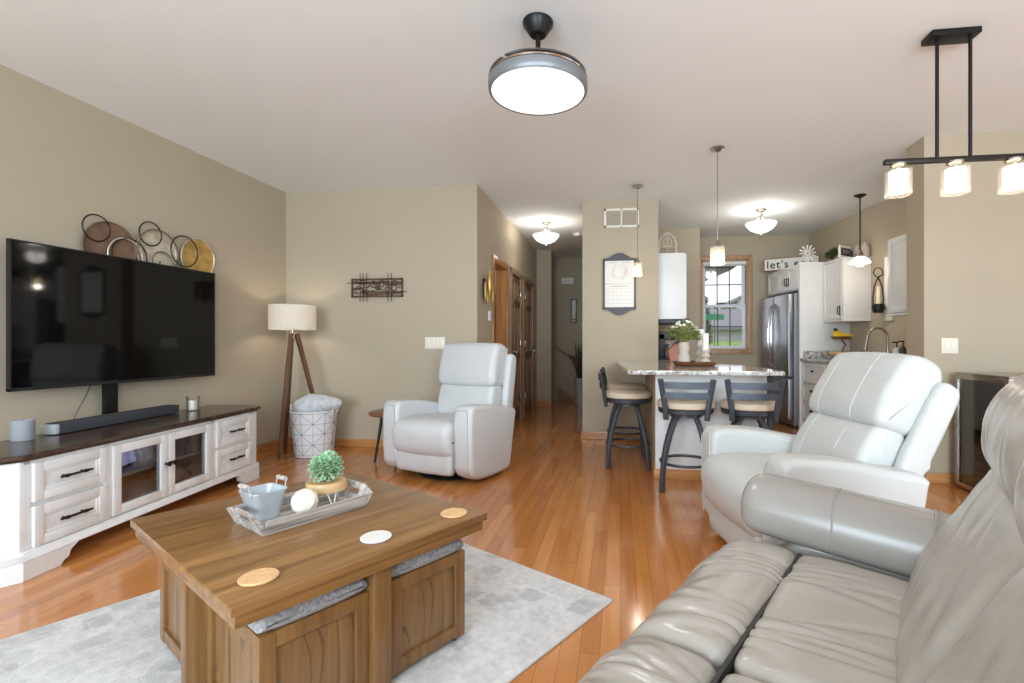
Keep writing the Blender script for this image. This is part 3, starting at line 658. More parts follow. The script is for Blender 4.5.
obj('foliage', b, M['leafd'], p, flat=True)
p = kt('pantry_sign', 'small white-framed chalkboard sign on the wall cabinet top', 'sign', -.26, -.36, 2.137)
rz = Matrix.Rotation(math.radians(35), 4, 'Z')
b = new(); bx2(b, (-.13, -.012, 0), (.13, .012, .15), .004); merge(b2 := new(), b, rz); obj('frame', b2, M['signw'], p)
b = new(); bx2(b, (-.112, -.016, .03), (.112, -.006, .12)); merge(b2 := new(), b, rz); obj('chalk_face', b2, M['chalk'], p)
b = new()
for k in range(5):
    x = -.06+k*.032; bx2(b, (x-.003, -.018, .055), (x+.003, -.015, .098)); bx2(b, (x-.003, -.018, .055+.038*(k % 2)), (x+.016, -.015, .061+.038*(k % 2)))
merge(b2 := new(), b, rz); obj('chalk_marks', b2, M['stone'], p)
for (x, y, lab) in ((-.07, -.3, 'small pale ceramic jar behind the chalkboard sign'), (-.06, -.43, 'small pale ceramic jar at the right end of the cabinet top')):
    p = kt('ceramic_jar', lab, 'jar', x, y, 2.137); obj('jar_body', lathe(new(), [(0, 0), (.04, 0), (.055, .05), (.05, .12), (.03, .15), (.0, .15)], 18), M['stone'], p); obj('lid', lathe(new(), [(0, .19), (.01, .185), (.008, .175), (.034, .165), (.036, .15), (0, .15)], 18), M['stone'], p)

# kitchen, left run behind the pillar
p = thing('upper_cabinet', 'white wall cabinet hanging behind the pillar, beside the window', 'cabinet', (.43, 5.8, 0))
b = new(); bx2(b, (.003, 0, 1.385), (.31, 1.35, 2.15), .003); obj('carcass', b, M['white'], p)
for k in range(3): obj('cabinet_door', bx2(new(), (.31, .01+k*.45, 1.4), (.332, .44+k*.45, 2.14), .004), M['white'], p)
p = thing('base_cabinet', 'white base cabinet run on the pillar side of the kitchen', 'cabinet', (.43, 5.75, 0))
obj('carcass', bx2(new(), (.003, .0, .1), (.6, 1.4, .87), .003), M['white'], p); obj('toe_kick', bx2(new(), (.003, 0, 0), (.54, 1.4, .1)), M['blackp'], p)
for k in range(3): obj('cabinet_door', bx2(new(), (.6, .01+k*.465, .12), (.62, .455+k*.465, .86), .004), M['white'], p)
p = tag(obj('microwave', bx2(new(), (0, 0, 0), (.36, .6, .045), .004), M['blackp'], None, (.435, 5.82, 1.338)), 'black range hood strip under the wall cabinet by the pillar', 'hood')
p = thing('coffee_maker', 'black coffee maker beside the knife block on the counter', 'coffee maker', (.54, 6.0, .901))
b = new(); bx2(b, (-.09, -.1, 0), (.12, .1, .03), .01); bx2(b, (-.09, -.1, .03), (-.01, .1, .32), .012); bx2(b, (-.09, -.1, .24), (.12, .1, .34), .015); obj('housing', b, M['blackp'], p)
obj('carafe', lathe(new(), [(0, .035), (.06, .035), (.068, .1), (.05, .2), (.0, .2)], 18, (.055, 0, 0)), M['glassd'], p)
p = thing('knife_block', 'terracotta coloured slanted knife block with black handles', 'knife block', (.62, 5.62, .901), .1)
prism(b := new(), [(-.07, 0), (.07, 0), (.1, .1), (-.01, .2), (-.09, .12)], 'y', -.05, .05, .006); obj('block', b, M['rose'], p)
for k in range(4):
    x = .07-.02*k; o = obj('knife_handle', bx(new(), (x-.0, (-1)**k*.018, .17+.02*k), (.018, .014, .11), .004, Matrix.Rotation(.75, 3, 'Y')), M['blackp'], p)

# ------------------------------------------------------------------ peninsula
p = thing('kitchen_peninsula', 'white peninsula with speckled granite top and seating overhang', 'peninsula', (0, 0, 0))
b = new(); prism(b, [(.285, 4.07), (1.2, 4.07), (1.2, 4.62), (.9, 5.75), (.436, 5.75), (.436, 5.645), (.285, 5.645)], 'z', 0, .868); obj('base', b, M['wall'], p)
b = new(); bx2(b, (.287, 4.062, .005), (1.195, 4.07, .866)); obj('front_panel', b, M['white'], p)
b = new(); bx2(b, (.272, 4.052, 0), (1.21, 4.066, .085), .003); bx2(b, (.272, 4.06, 0), (.285, 5.6, .085), .003); obj('baseboard', b, M['oak'], p)
b = new(); prism(b, [(.06, 3.74), (.09, 3.715), (1.16, 3.71), (1.19, 3.74), (1.19, 4.66), (.95, 5.0), (.95, 5.74), (.436, 5.74), (.436, 5.642), (-.035, 5.642), (-.035, 5.3)], 'z', .87, .9, .006); obj('granite_top', b, M['granite'], p)
obj('dark_upright', bx2(new(), (1.14, 3.98, 0), (1.18, 4.02, .869), .003), M['blackp'], p)  # black upright added where a dark strip shows under the counter end
zc = .9005
p = thing('round_tray', 'round brown wooden tray on the peninsula granite', 'tray', (.68, 4.62, zc))
obj('tray_body', lathe(new(), [(0, 0), (.17, 0), (.19, .012), (.2, .04), (.188, .04), (.175, .016), (0, .014)], 36), M['rustic'], p)
tx, ty, tz = .68, 4.62, zc+.015
p = thing('flower_vase', 'pale stone vase of white flowers on the round tray', 'vase', (tx-.10, ty-.02, tz))
obj('vase_body', lathe(new(), [(0, 0), (.05, 0), (.06, .03), (.055, .07), (.04, .1), (.05, .14), (.045, .19), (.035, .2), (.03, .19), (0, .16)], 24), M['stone'], p)
b = new(); f = new()
for k in range(260):
    a = random.uniform(0, 2*PI); r = .125*random.random()**.5; z = .21+random.uniform(0, .17)*(1-(r/.16)**2)
    leafq(b, (r*math.cos(a), r*math.sin(a), z), (math.cos(a), math.sin(a), random.uniform(0, 1)), .05, .013)
for k in range(26):
    a = random.uniform(0, 2*PI); r = .13*random.random()**.5; z = .25+.15*(1-(r/.16)**2); ball(f, (r*math.cos(a), r*math.sin(a), z), .016, (1, 1, .7), 1)
for k in range(10):
    a = 2*PI*k/10; tube(b, [(0, 0, .16), (.05*math.cos(a), .05*math.sin(a), .25)], .003, 4)
obj('foliage', b, M['leafy'], p, flat=True); obj('blossoms', f, M['petal'], p)
for dx, dy, h, lab in ((.09, -.03, .13, 'shorter stone candle holder with white candle on the tray'), (.07, .10, .17, 'taller stone candle holder with white candle at the tray back')):
    p = thing('candle_holder', lab, 'candle holder', (tx+dx, ty+dy, tz)); obj('holder_stem', lathe(new(), [(0, 0), (.05, 0), (.052, .02), (.03, .05), (.045, h*.55), (.03, h*.75), (.045, h-.01), (.045, h), (0, h)], 20), M['stone'], p)
    obj('candle', cyl(new(), (0, 0, h), (0, 0, h+.15), .03, n=20), M['petal'], p); obj('wick', cyl(new(), (0, 0, h+.148), (0, 0, h+.165), .002, n=6), M['ink'], p)

# bar stools
def stool():
    t = thing('bar_stool', '', 'stool', (0, 0, 0), 0, 'slate metal bar stools at the peninsula')
    b = new(); lathe(b, [(0, .612), (.19, .612), (.213, .622), (.218, .642), (.21, .664), (.18, .68), (.1, .688), (0, .69)], 40); obj('seat', b, M['tan'], t)
    b = new(); lathe(b, [(0, .575), (.195, .575), (.205, .582), (.208, .612), (.19, .618), (0, .618)], 40); lathe(b, [(0, .545), (.12, .545), (.12, .58), (0, .58)], 24); obj('seat_frame', b, M['stool'], t)
    for sx in (-1, 1):
        for sy in (-1, 1):
            b = new(); pts = []
            for k in range(9):
                u = k/8; r = .075+.13*math.sin(u*PI*.5)**.8; pts.append((sx*r*.86, sy*r*.86, .56-u*.555))
            tube(b, pts, .021, 8); obj('leg', b, M['stool'], t)
    b = new(); tube(b, [(.19*math.cos(2*PI*k/36), .19*math.sin(2*PI*k/36), .2) for k in range(36)], .011, 8, True); obj('foot_ring', b, M['stool'], t)
    for sx in (-1, 1):
        b = new(); tube(b, [(sx*.145, -.19, .545), (sx*.15, -.205, .62), (sx*.165, -.215, .72), (sx*.185, -.245, .845)], .016, 8, flat=1.3); obj('back_post', b, M['stool'], t)
    for z, dz in ((.80, .026), (.725, .024)):
        b = new(); u = (z-.62)/.22; yb = -.21-.032*u; pr = []
        prism(b, [(-.175, yb), (-.09, yb-.022), (0, yb-.03), (.09, yb-.022), (.175, yb), (.175, yb+.012), (.09, yb-.010), (0, yb-.018), (-.09, yb-.010), (-.175, yb+.012)], 'z', z-dz, z+dz, .002); obj('back_slat', b, M['stool'], t)
    return t
s0 = stool(); s0.location = (.50, 3.86, 0); s0.rotation_euler.z = -.1; s0['label'] = 'bar stool at the peninsula front, nearer the pillar, legs fully visible'
dup(s0, (.97, 3.86, 0), -.1, 'bar stool at the peninsula front right, legs behind the white recliner')
dup(s0, (.07, 4.5, 0), -PI/2, 'bar stool at the peninsula left side, nearer the camera')
dup(s0, (.06, 5.12, 0), -PI/2, 'bar stool at the peninsula left side, far one against the pillar')

# ------------------------------------------------------------------ rug and coffee table with ottomans
TR = math.radians(-30.7); u1 = Vector((.5105, .8599)); u2 = Vector((-.8599, .5105))
rc = Vector((-.026, 2.115)); ctr = rc+u2*.82-u1*1.2
t = thing('area_rug', 'pale grey abstract-pattern rug under the coffee table', 'rug', (ctr.x, ctr.y, 0), TR)
obj('pile', bx2(new(), (-.815, -1.195, 0), (.815, 1.195, .009), .003), M['rug'], t)
b = new()
for a_, c_ in (((-.82, -1.2, 0), (-.812, 1.2, .008)), ((.812, -1.2, 0), (.82, 1.2, .008)), ((-.82, -1.2, 0), (.82, -1.192, .008)), ((-.82, 1.192, 0), (.82, 1.2, .008))): bx2(b, a_, c_, .002)
obj('edge_binding', b, M['rugedge'], t)
TC = Vector((-1.124, 1.6725)); tw, td = .4825, .4225; TZ = .0095
def T(x, y, z): v = TC+Vector((math.cos(TR), math.sin(TR)))*x+Vector((-math.sin(TR), math.cos(TR)))*y; return (v.x, v.y, z)
t = thing('coffee_table', 'square brown wood coffee table on the grey rug', 'coffee table', (TC.x, TC.y, TZ), TR)
b = new(); bx2(b, (-tw, -td, .435), (tw, td, .461), .003); bx2(b, (-tw+.012, -td+.012, .398), (tw-.012, td-.012, .436), .003); obj('tabletop', b, M['table'], t)
for (x, y, sx, sy) in ((tw-.08, .004, .1, .062), (-tw+.08, .004, .1, .062), (.008, -td+.08, .05, .1), (.008, td-.08, .05, .1)):
    obj('leg', bx(new(), (x, y, .1995), (sx, sy, .399), .003), M['tablez'], t)
b = new(); bx2(b, (-tw+.11, -.012, .02), (tw-.11, .012, .398)); bx2(b, (-.012, -td+.1, .02), (.012, td-.1, .398)); obj('divider', b, M['tablez'], t)
def ottoman():
    t = thing('storage_ottoman', '', 'ottoman', (0, 0, 0), TR, 'storage ottomans under the coffee table')
    w_, d_, h_ = .2, .156, .328
    b = new(); bx2(b, (-w_+.012, -d_+.012, .02), (w_-.012, d_-.012, h_-.005)); obj('side_panels', b, M['panel'], t)
    b = new(); f = .042
    for sx in (-1, 1):
        for sy in (-1, 1):
            bx2(b, (sx*w_, sy*d_, .015), (sx*(w_-f), sy*(d_-f), h_), .002)
    for z in (.02, h_-f):
        bx2(b, (-w_+f, -d_+.001, z), (w_-f, -d_+.03, z+f), .002); bx2(b, (-w_+f, d_-.03, z), (w_-f, d_-.001, z+f), .002)
        bx2(b, (-w_+.001, -d_+f, z), (-w_+.03, d_-f, z+f), .002); bx2(b, (w_-.03, -d_+f, z), (w_-.001, d_-f, z+f), .002)
    obj('frame', b, M['tablez'], t)
    pad(b := new(), [(-d_, h_), (-d_-.004, h_+.025), (-d_+.015, h_+.05), (0, h_+.056), (d_-.015, h_+.05), (d_+.004, h_+.025), (d_, h_)], -w_-.003, w_+.003, .02, 10, 40, 0, 2); obj('cushion', b, M['tweed'], t)
    b = new()
    for sx in (-1, 1):
        for sy in (-1, 1): cyl(b, (sx*(w_-.03), sy*(d_-.03), 0), (sx*(w_-.03), sy*(d_-.03), .02), .012, n=10)
    obj('glides', b, M['blackp'], t); return t
ox, oy = .227, .193
o0 = ottoman(); o0.location = T(ox, -oy+.01, TZ); o0['label'] = 'ottoman under the table corner nearest the camera'
dup(o0, T(ox, oy+.012, TZ), TR, 'ottoman under the right end of the table, beside the rug\'s open area')
dup(o0, T(-ox, -oy, TZ), TR, 'ottoman under the left table corner, toward the white console')
dup(o0, T(-ox, oy, TZ), TR, 'ottoman under the far table corner, hidden behind the others')
TT = TZ+.4615
for (x, y, m_, lab) in ((-.967, 1.208, 'cork', 'round tan woven coaster at the table corner nearest the camera'), (-.788, 1.507, 'coasterw', 'round white coaster midway along the table edge'), (-.612, 1.757, 'cork', 'round tan woven coaster at the right table corner')):
    b = new(); lathe(b, [(0, 0), (.046, 0), (.049, .003), (.049, .006), (.046, .008)]+[(.046-.004*k, .008-.0012*(k % 2)) for k in range(1, 11)]+[(0, .008)], 36)
    tag(obj('coaster', b, M[m_], None, (x, y, TT)), lab, 'coaster', 'coasters on the coffee table')
# tray and its contents
TA = math.atan2(1.805-1.468, -.969+1.155)
tc_ = Vector((-1.173, 1.692))
t = thing('serving_tray', 'whitewashed wooden tray with handle cut-outs on the coffee table', 'tray', (tc_.x, tc_.y, TT), TA)
L2, W2 = .182, .113
obj('tray_bottom', bx2(new(), (-L2+.006, -W2+.006, 0), (L2-.006, W2-.006, .012)), M['greywood'], t)
for s in (-1, 1): prism(b := new(), [(s*(W2-.008), .0), (s*W2, .0), (s*(W2+.02), .05), (s*(W2+.01), .05)], 'x', -L2, L2); obj('long_side', b, M['greywood'], t)
for s in (-1, 1):
    b = new(); x0, x1 = s*(L2-.006), s*(L2+.012)
    def endpiece(pts): 
        A = [b.verts.new((s*(L2-.004+z*.4), y, z)) for y, z in pts]; B = [b.verts.new((s*(L2+.006+z*.4), y, z)) for y, z in pts]
        n = len(pts)
        for k in range(n): b.faces.new((A[k], A[(k+1) % n], B[(k+1) % n], B[k]))
        b.faces.new(A[::-1]); b.faces.new(B)
    endpiece([(-W2, 0), (W2, 0), (W2+.01, .03), (-W2-.01, .03)])
    endpiece([(-W2-.01, .03), (-.05, .03), (-.05, .052), (-W2-.015, .05)]); endpiece([(.05, .03), (W2+.01, .03), (W2+.015, .05), (.05, .052)])
    endpiece([(-W2-.015, .05), (-.05, .052), (.05, .052), (W2+.015, .05), (.06, .072), (-.06, .072)])
    obj('handle_end', b, M['greywood'], t)
zt = TT+.0125
def TY(u, v): d = Vector((math.cos(TA), math.sin(TA))); return tc_+d*u+Vector((-d.y, d.x))*v
q = TY(-.120, .042); t = thing('tin_bucket', 'galvanised square tin bucket with two wooden handles on the tray', 'bucket', (q.x, q.y, zt), TA+.1)
b = new()
def sqring(r, z, k=.016): 
    o = []
    for sx, sy, a0 in ((1, 1, 0), (-1, 1, PI/2), (-1, -1, PI), (1, -1, 1.5*PI)):
        for j in range(4): a = a0+PI/2*j/3; o.append((sx*(r-k)+k*math.cos(a), sy*(r-k)+k*math.sin(a), z))
    return o
rs = [[b.verts.new(p_) for p_ in sqring(r, z)] for r, z in ((.04, 0), (.056, .092), (.060, .097), (.060, .101), (.054, .099), (.038, .008))]
for a_, c_ in zip(rs, rs[1:]):
    for k in range(16): b.faces.new((a_[k], a_[(k+1) % 16], c_[(k+1) % 16], c_[k]))
b.faces.new(rs[0][::-1]); b.faces.new(rs[-1]); obj('bucket_body', b, M['galv'], t)
for s in (-1, 1):
    b = new(); tube(b, [(s*.059, -.029, .085), (s*.066, -.029, .125), (s*.066, .029, .125), (s*.059, .029, .085)], .0022, 6); h = obj('bail', b, M['galv'], t); obj('wooden_grip', cyl(new(), (s*.066, -.026, .125), (s*.066, .026, .125), .008, n=12), M['greywood'], h)
q = TY(-.022, -.056); b = new(); ball(b, (0, 0, .048), .047, (1, 1, 1), 2); tag(obj('faceted_ball', b, M['ivory'], None, (q.x, q.y, zt+.0005), angle=12), 'ivory faceted ceramic ball in the tray', 'ornament')
q = TY(.1, .02); t = thing('plant_riser', 'round pale wood riser on white hairpin legs in the tray', 'riser', (q.x, q.y, zt), TA)
obj('slab', lathe(new(), [(0, .05), (.071, .05), (.074, .055), (.074, .08), (.071, .085), (0, .085)], 36), M['palewood'], t)
for k in range(3):
    a = 2*PI*k/3+.4; d = Vector((math.cos(a), math.sin(a), 0)); s_ = Vector((-d.y, d.x, 0))
    b = new(); tube(b, [d*.05+s_*.018+Vector((0, 0, .052)), d*.062+s_*.004+Vector((0, 0, .004)), d*.062-s_*.004+Vector((0, 0, .004)), d*.05-s_*.018+Vector((0, 0, .052))], .0028, 6); obj('hairpin_leg', b, M['white'], t)
t = thing('potted_plant', 'small sage green faux boxwood ball on the wooden riser', 'plant', (q.x, q.y, zt+.0855)); t.scale = (.88, .88, .88)
obj('root_ball', ball(new(), (0, 0, .05), .05, (1, 1, .95), 2), M['leafd'], t)
b = new()
for k in range(1300):
    v = Vector((random.gauss(0, 1), random.gauss(0, 1), random.gauss(.25, 1))).normalized()
    if v.z < -.75: continue
    pz = Vector((0, 0, .055))+v*random.uniform(.038, .066); leafq(b, pz, v+Vector((random.uniform(-.6, .6), random.uniform(-.6, .6), random.uniform(-.3, .6))), random.uniform(.011, .02), .0048)
obj('foliage', b, M['leaf'], t, flat=True)

# ------------------------------------------------------------------ media console and what stands on and in it
CA = math.atan2(1.757, -.202)          # direction of the console's front, away from the camera
CP = Vector((-2.764, 1.95, 0))
def C_(s, d, z=0):                     # s along the front, d back toward the wall
    e = Vector((math.cos(CA), math.sin(CA))); n = Vector((-e.y, e.x)); v = Vector((CP.x, CP.y))+e*s+n*d; return (v.x, v.y, z)
t = thing('media_console', 'antique white media console with dark wood top, under the television', 'console', CP, CA)
# local: x along the front, y toward the wall; canted front corners
def outline(o, dpt): return [(0-o, -o), (1.715+o, -o), (1.80+o, .085-o*.3), (1.80+o, dpt), (-.12-o, dpt), (-.12-o, .085-o*.3)]
DP = .46
b = new(); prism(b, outline(.018, DP+.005), 'z', .553, .572, .004); prism(b, outline(.03, DP+.005), 'z', .565, .587, .004); obj('top', b, M['espresso'], t)
b = new(); prism(b, outline(.022, DP), 'z', .085, .125, .006)
x0 = .43; x1 = 1.21
for xa, xb in ((-.1, x0), (x1, 1.78)): bx2(b, (xa, .045, .125), (xb, DP, .553))
for xa, xb in ((-.02, .03), (.40, .44), (1.205, 1.255), (1.66, 1.735)): bx2(b, (xa+.0, .0, .125), (xb, .06, .553), .002)
bx2(b, (0, 0, .535), (1.715, .05, .554)); bx2(b, (x0, 0, .122), (x1, DP, .137)); bx2(b, (0, 0, .122), (1.715, .05, .135)); bx2(b, (x0, DP-.02, .12), (x1, DP, .55)); bx2(b, (.03, .003, .33), (.42, .05, .347)); bx2(b, (1.25, .003, .325), (1.67, .05, .342))
for s in (0, 1):
    pl = [(-.0, .0), (-.12, .085), (-.12, DP), (.02, DP), (.02, .02)] if s == 0 else [(1.715, .0), (1.80, .085), (1.80, DP), (1.70, DP), (1.70, .02)]
    prism(b, pl, 'z', .12, .554)
obj('body', b, M['console'], t)
obj('inner_back', bx2(new(), (x0+.002, DP-.024, .138), (x1-.002, DP-.021, .535)), M['brownint'], t); obj('shelf', bx2(new(), (x0+.002, .05, .325), (x1-.002, DP-.024, .345)), M['white'], t)
b = new()                                # bracket feet
ft = [(-.022, 0), (.15, 0), (.165, .02), (.19, .03), (.2, .06), (.24, .086), (-.022, .086)]
prism(b, ft, 'y', -.022, .02, .002); prism(b, [(1.715+.022-(x+.022), z) for x, z in ft], 'y', -.022, .02, .002)
prism(b, [(-.022, -.022), (-.145, .08), (-.145, DP), (-.11, DP), (-.11, .1), (0, .01)], 'z', 0, .086); prism(b, [(1.737, -.022), (1.825, .08), (1.825, DP), (1.79, DP), (1.79, .1), (1.71, .01)], 'z', 0, .086)
bx2(b, (-.022, -.018, .086), (1.737, .03, .13), .004)
obj('plinth', b, M['console'], t)
def bar(parent, xa, xb, z, m='bronze'):
    b = new(); cyl(b, (xa, -.034, z), (xb, -.034, z), .006, n=10)
    for k in (.2, .8): xx = xa+(xb-xa)*k; cyl(b, (xx, -.005, z), (xx, -.034, z), .005, n=8); cyl(b, (xx-.007, -.034, z), (xx+.007, -.034, z), .009, n=10)
    obj('bar_pull', b, M[m], parent)
for xa, xb, za, zb in ((.033, .405, .35, .535), (.033, .405, .137, .328), (1.258, 1.655, .345, .535), (1.258, 1.655, .137, .323)):
    b = new(); f = .045; bx2(b, (xa, -.003, za), (xb, .03, zb), .003)
    for p0, p1 in (((xa, za), (xa+f, zb)), ((xb-f, za), (xb, zb)), ((xa+f, za), (xb-f, za+f)), ((xa+f, zb-f), (xb-f, zb))): bx2(b, (p0[0], -.014, p0[1]), (p1[0], .0, p1[1]), .003)
    for p0, p1 in (((xa+f, za+f), (xa+f+.012, zb-f)), ((xb-f-.012, za+f), (xb-f, zb-f)), ((xa+f, za+f), (xb-f, za+f+.012)), ((xa+f, zb-f-.012), (xb-f, zb-f))): bx2(b, (p0[0], -.009, p0[1]), (p1[0], .0, p1[1]), .004)
    d = obj('drawer', b, M['console'], t); m_ = (xa+xb)/2; bar(d, m_-.08, m_+.08, (za+zb)/2)
for xa, xb, kx in ((.442, .818, .80), (.826, 1.203, .845)):
    b = new(); f = .05; za, zb = .14, .533
    for p0, p1 in (((xa, za), (xa+f, zb)), ((xb-f, za), (xb, zb)), ((xa+f, za), (xb-f, za+f)), ((xa+f, zb-f), (xb-f, zb))): bx2(b, (p0[0], -.014, p0[1]), (p1[0], .014, p1[1]), .003)
    d = obj('glass_door', b, M['console'], t); obj('pane', bx2(new(), (xa+f, -.001, za+f), (xb-f, .002, zb-f)), M['glass'], d)
    b = new(); lathe(b, [(0, 0), (.009, 0), (.007, .012), (.015, .022), (.016, .03), (0, .034)], 16); bmesh.ops.transform(b, matrix=Matrix.Translation((kx, -.013, .345)) @ Matrix.Rotation(PI/2, 4, 'X'), verts=b.verts); obj('knob', b, M['bronze'], d)
def ct(name, lab, cat, s, d, z, rot=0, group=None): return thing(name, lab, cat, C_(s, d, z), CA+rot, group)
p = ct('photo_frame', 'black framed lilac picture glowing on the console shelf', 'picture frame', .70, .15, .3455, .25)
tl = Matrix.Rotation(-.25, 3, 'X'); obj('frame', bx(new(), (0, .02, .073), (.22, .015, .145), .003, tl), M['blackp'], p); obj('picture', bx(new(), (-.0, .01, .076), (.19, .006, .115), 0, tl), M['lilac'], p)
p = ct('photo_frame', 'white framed grey photo beside the lilac picture in the console', 'picture frame', .90, .17, .3455, .3)
obj('frame', bx(new(), (0, .02, .07), (.17, .015, .14), .003, tl), M['signw'], p); obj('picture', bx(new(), (0, .01, .072), (.145, .006, .11), 0, tl), M['photo'], p)
p = ct('cable_box', 'black media box with front lights on the lower console shelf', 'media box', .80, .2, .1375)
obj('case', bx2(new(), (-.14, -.1, 0), (.14, .1, .06), .004), M['blackp'], p); b = new()
for k in range(4): bx2(b, (-.08+k*.03, -.102, .03), (-.066+k*.03, -.099, .036))
obj('indicator', b, M['plate'], p)
p = ct('photo_frame', 'grey framed picture behind the right glass door, upper shelf', 'picture frame', 1.045, .2, .3455, .3); obj('frame', bx(new(), (0, .02, .085), (.2, .015, .17), .003, tl), M['frameg'], p); obj('picture', bx(new(), (0, .01, .086), (.17, .006, .14), 0, tl), M['photo'], p)
p = ct('white_router', 'white router standing on the upper right console shelf', 'router', 1.16, .13, .3455); obj('case', bx(new(), (0, 0, .08), (.06, .14, .16), .01), M['vinyl'], p); obj('vent_strip', bx2(new(), (-.02, -.072, .02), (.02, -.069, .14)), M['siding'], p)
p = ct('coiled_cable', 'pale bag of coiled cable on the lower right console shelf', 'cable', 1.08, .19, .1375); ball(b := new(), (0, 0, .06), .09, (1.2, .9, .66), 3, lambda c: 1+.12*noise.noise(c*3)); obj('bag', b, M['siding'], p)
obj('cord', tube(new(), [(.02, -.09, .1), (.1, -.07, .13), (.14, -.02, .09), (.12, -.06, .02)], .005, 6), M['blackp'], p)
ZT = .5875
p = ct('soundbar', 'long charcoal soundbar with silver end on the console top', 'soundbar', 0, 0, ZT)
obj('grille', bx2(new(), (.48, .33, .003), (1.345, .43, .062), .008), M['fabricgrey'], p); obj('end_cap', bx2(new(), (.455, .332, .004), (.482, .428, .060), .006), M['galv'], p); obj('rubber_feet', bx2(new(), (.52, .35, 0), (1.30, .41, .004)), M['blackp'], p)
def jar(lab, s, d, r, h, mw, fill):
    p = ct('jar_candle', lab, 'candle', s, d, ZT); gm = M['jarglass'] if mw == 'wax' else M['greyjar']; obj('glass_jar', lathe(new(), [(0, 0), (r, 0), (r+.002, .006), (r+.002, h), (r-.004, h), (r-.005, .008), (0, .006)], 32), gm, p)
    obj('wax', lathe(new(), [(0, .009), (r-.0055, .009), (r-.0055, h*fill), (0, h*fill)], 32), M[mw], p); obj('wick', cyl(new(), (0, 0, h*fill), (0, 0, h*fill+.012), .0015, n=6), M['ink'], p)
jar('grey jar candle at the left end of the console top',  .325, .37, .045, .108, 'waxg', .92); jar('cream jar candle right of the soundbar on the console', 1.49, .34, .045, .108, 'wax', .72)

# television on its floor stand behind the console
t = thing('television', 'large black flat television on a post behind the white console', 'television', (-3.5, 3.095, 0))
obj('cabinet', bx2(new(), (.004, -.715, .83), (.028, .718, 1.706), .004), M['blackp'], t)
obj('screen', bx2(new(), (.0285, -.706, .848), (.031, .709, 1.698)), M['screen'], t)
b = new()
for ya, yb, za, zb in ((-.717, .72, .826, .842), (-.717, .72, 1.7, 1.708), (-.717, -.708, .826, 1.708), (.711, .72, .826, 1.708)): bx2(b, (.006, ya, za), (.034, yb, zb), .002)
obj('bezel', b, M['blackp'], t)
b = new(); bx2(b, (-.04, -.155, .02), (-.012, -.065, 1.3), .004); bx2(b, (-.06, -.23, .9), (.005, .01, 1.35), .004); obj('stand_post', b, M['black'], t); obj('stand_base', bx2(new(), (-.08, -.4, 0), (.06, .2, .02), .004), M['black'], t)
obj('power_cord', tube(new(), [(-.05, -.2, .86), (-.06, -.24, .75), (-.07, -.3, .62), (-.07, -.3, .25)], .0025, 6), M['blackp'], t)

# wall art of discs and rings above the television
def disc_art():
    t = thing('disc_wall_art', 'metal wall sculpture of overlapping discs and rings above the television', 'wall art', (-3.6, 0, 0))
    def dsk(y, z, r, m_, x=.02):
        b = new(); lathe(b, [(0, .012), (r*.5, .01), (r*.93, .004), (r, .01), (r, .0), (0, 0)], 40); bmesh.ops.transform(b, matrix=Matrix.Translation((x, y, z)) @ Matrix.Rotation(PI/2, 4, 'Y'), verts=b.verts)
        d = obj('disc', b, M[m_], t); b = new(); tube(b, [(x+.008, y+r*math.cos(2*PI*k/40), z+r*math.sin(2*PI*k/40)) for k in range(40)], .005, 6, True); obj('rim', b, M['silver'] if m_ != 'copper' else M['copper'], d)
    def ring(y, z, r, m_, x=.045):
        b = new(); tube(b, [(x, y+r*math.cos(2*PI*k/36), z+r*math.sin(2*PI*k/36)) for k in range(36)], .005, 6, True); obj('ring', b, M[m_], t)
    dsk(3.03, 1.775, .185, 'copper'); dsk(3.38, 1.81, .165, 'silver'); dsk(3.755, 1.83, .165, 'gold')
    ring(2.92, 1.895, .09, 'bronze'); ring(3.31, 1.94, .09, 'bronze'); ring(3.12, 1.74, .125, 'silver'); ring(3.15, 1.74, .13, 'bronze'); ring(3.60, 1.86, .125, 'bronze', .05); ring(3.41, 1.735, .085, 'copper'); ring(3.37, 1.815, .168, 'copper', .05)
    b = new(); tube(b, [(.012, 2.95, 1.62), (.012, 3.9, 1.62)], .006, 6); tube(b, [(.005, 3.4, 1.55), (.03, 3.4, 1.75)], .006, 6); obj('back_bar', b, M['bronze'], t)
disc_art()
# rusted metal art on the back wall
t = thing('metal_wall_art', 'rusty rectangular metal wall sculpture with rings and rods over the recliner', 'wall art', (-2.54, 4.9, 1.69))
b = new(); w2, h2 = .285, .1
for z in (-h2, h2-.02, h2-.055): bx2(b, (-w2, -.03, z), (w2, -.018, z+.018))
for x in (-w2, w2-.014): bx2(b, (x, -.03, -h2), (x+.014, -.018, h2))
bx2(b, (-w2+.13, -.034, -.075), (w2-.1, -.022, -.05)); bx2(b, (.09, -.034, .02), (w2, -.022, .04)); bx2(b, (-.1, -.032, -.09), (.0, -.02, -.075)); bx2(b, (w2-.11, -.032, -.07), (w2, -.02, -.045)); bx2(b, (-w2, -.03, -.02), (-w2+.1, -.02, .0))
for k in range(24):
    x = random.uniform(-w2, w2-.05); z = random.uniform(-h2, h2-.02); bx2(b, (x, -.028, z), (x+random.uniform(.03, .09), -.018, z+.008))
obj('bar_grid', b, M['rust'], t)
for x, z, r in ((-.2, -.025, .04), (-.11, .03, .03), (-.03, .035, .034), (.055, .03, .026), (.12, -.02, .024), (.19, -.005, .03), (-.13, -.05, .022), (.2, .05, .022)):
    obj('ring', tube(new(), [(x+r*math.cos(2*PI*k/24), -.036, z+r*math.sin(2*PI*k/24)) for k in range(24)], .005, 6, True), M['rust'], t)
for x in (-.18, -.145, -.105, .13, .17): obj('rod', cyl(new(), (x, -.04, -.15), (x, -.04, .15), .0035, n=6), M['bronze'], t)
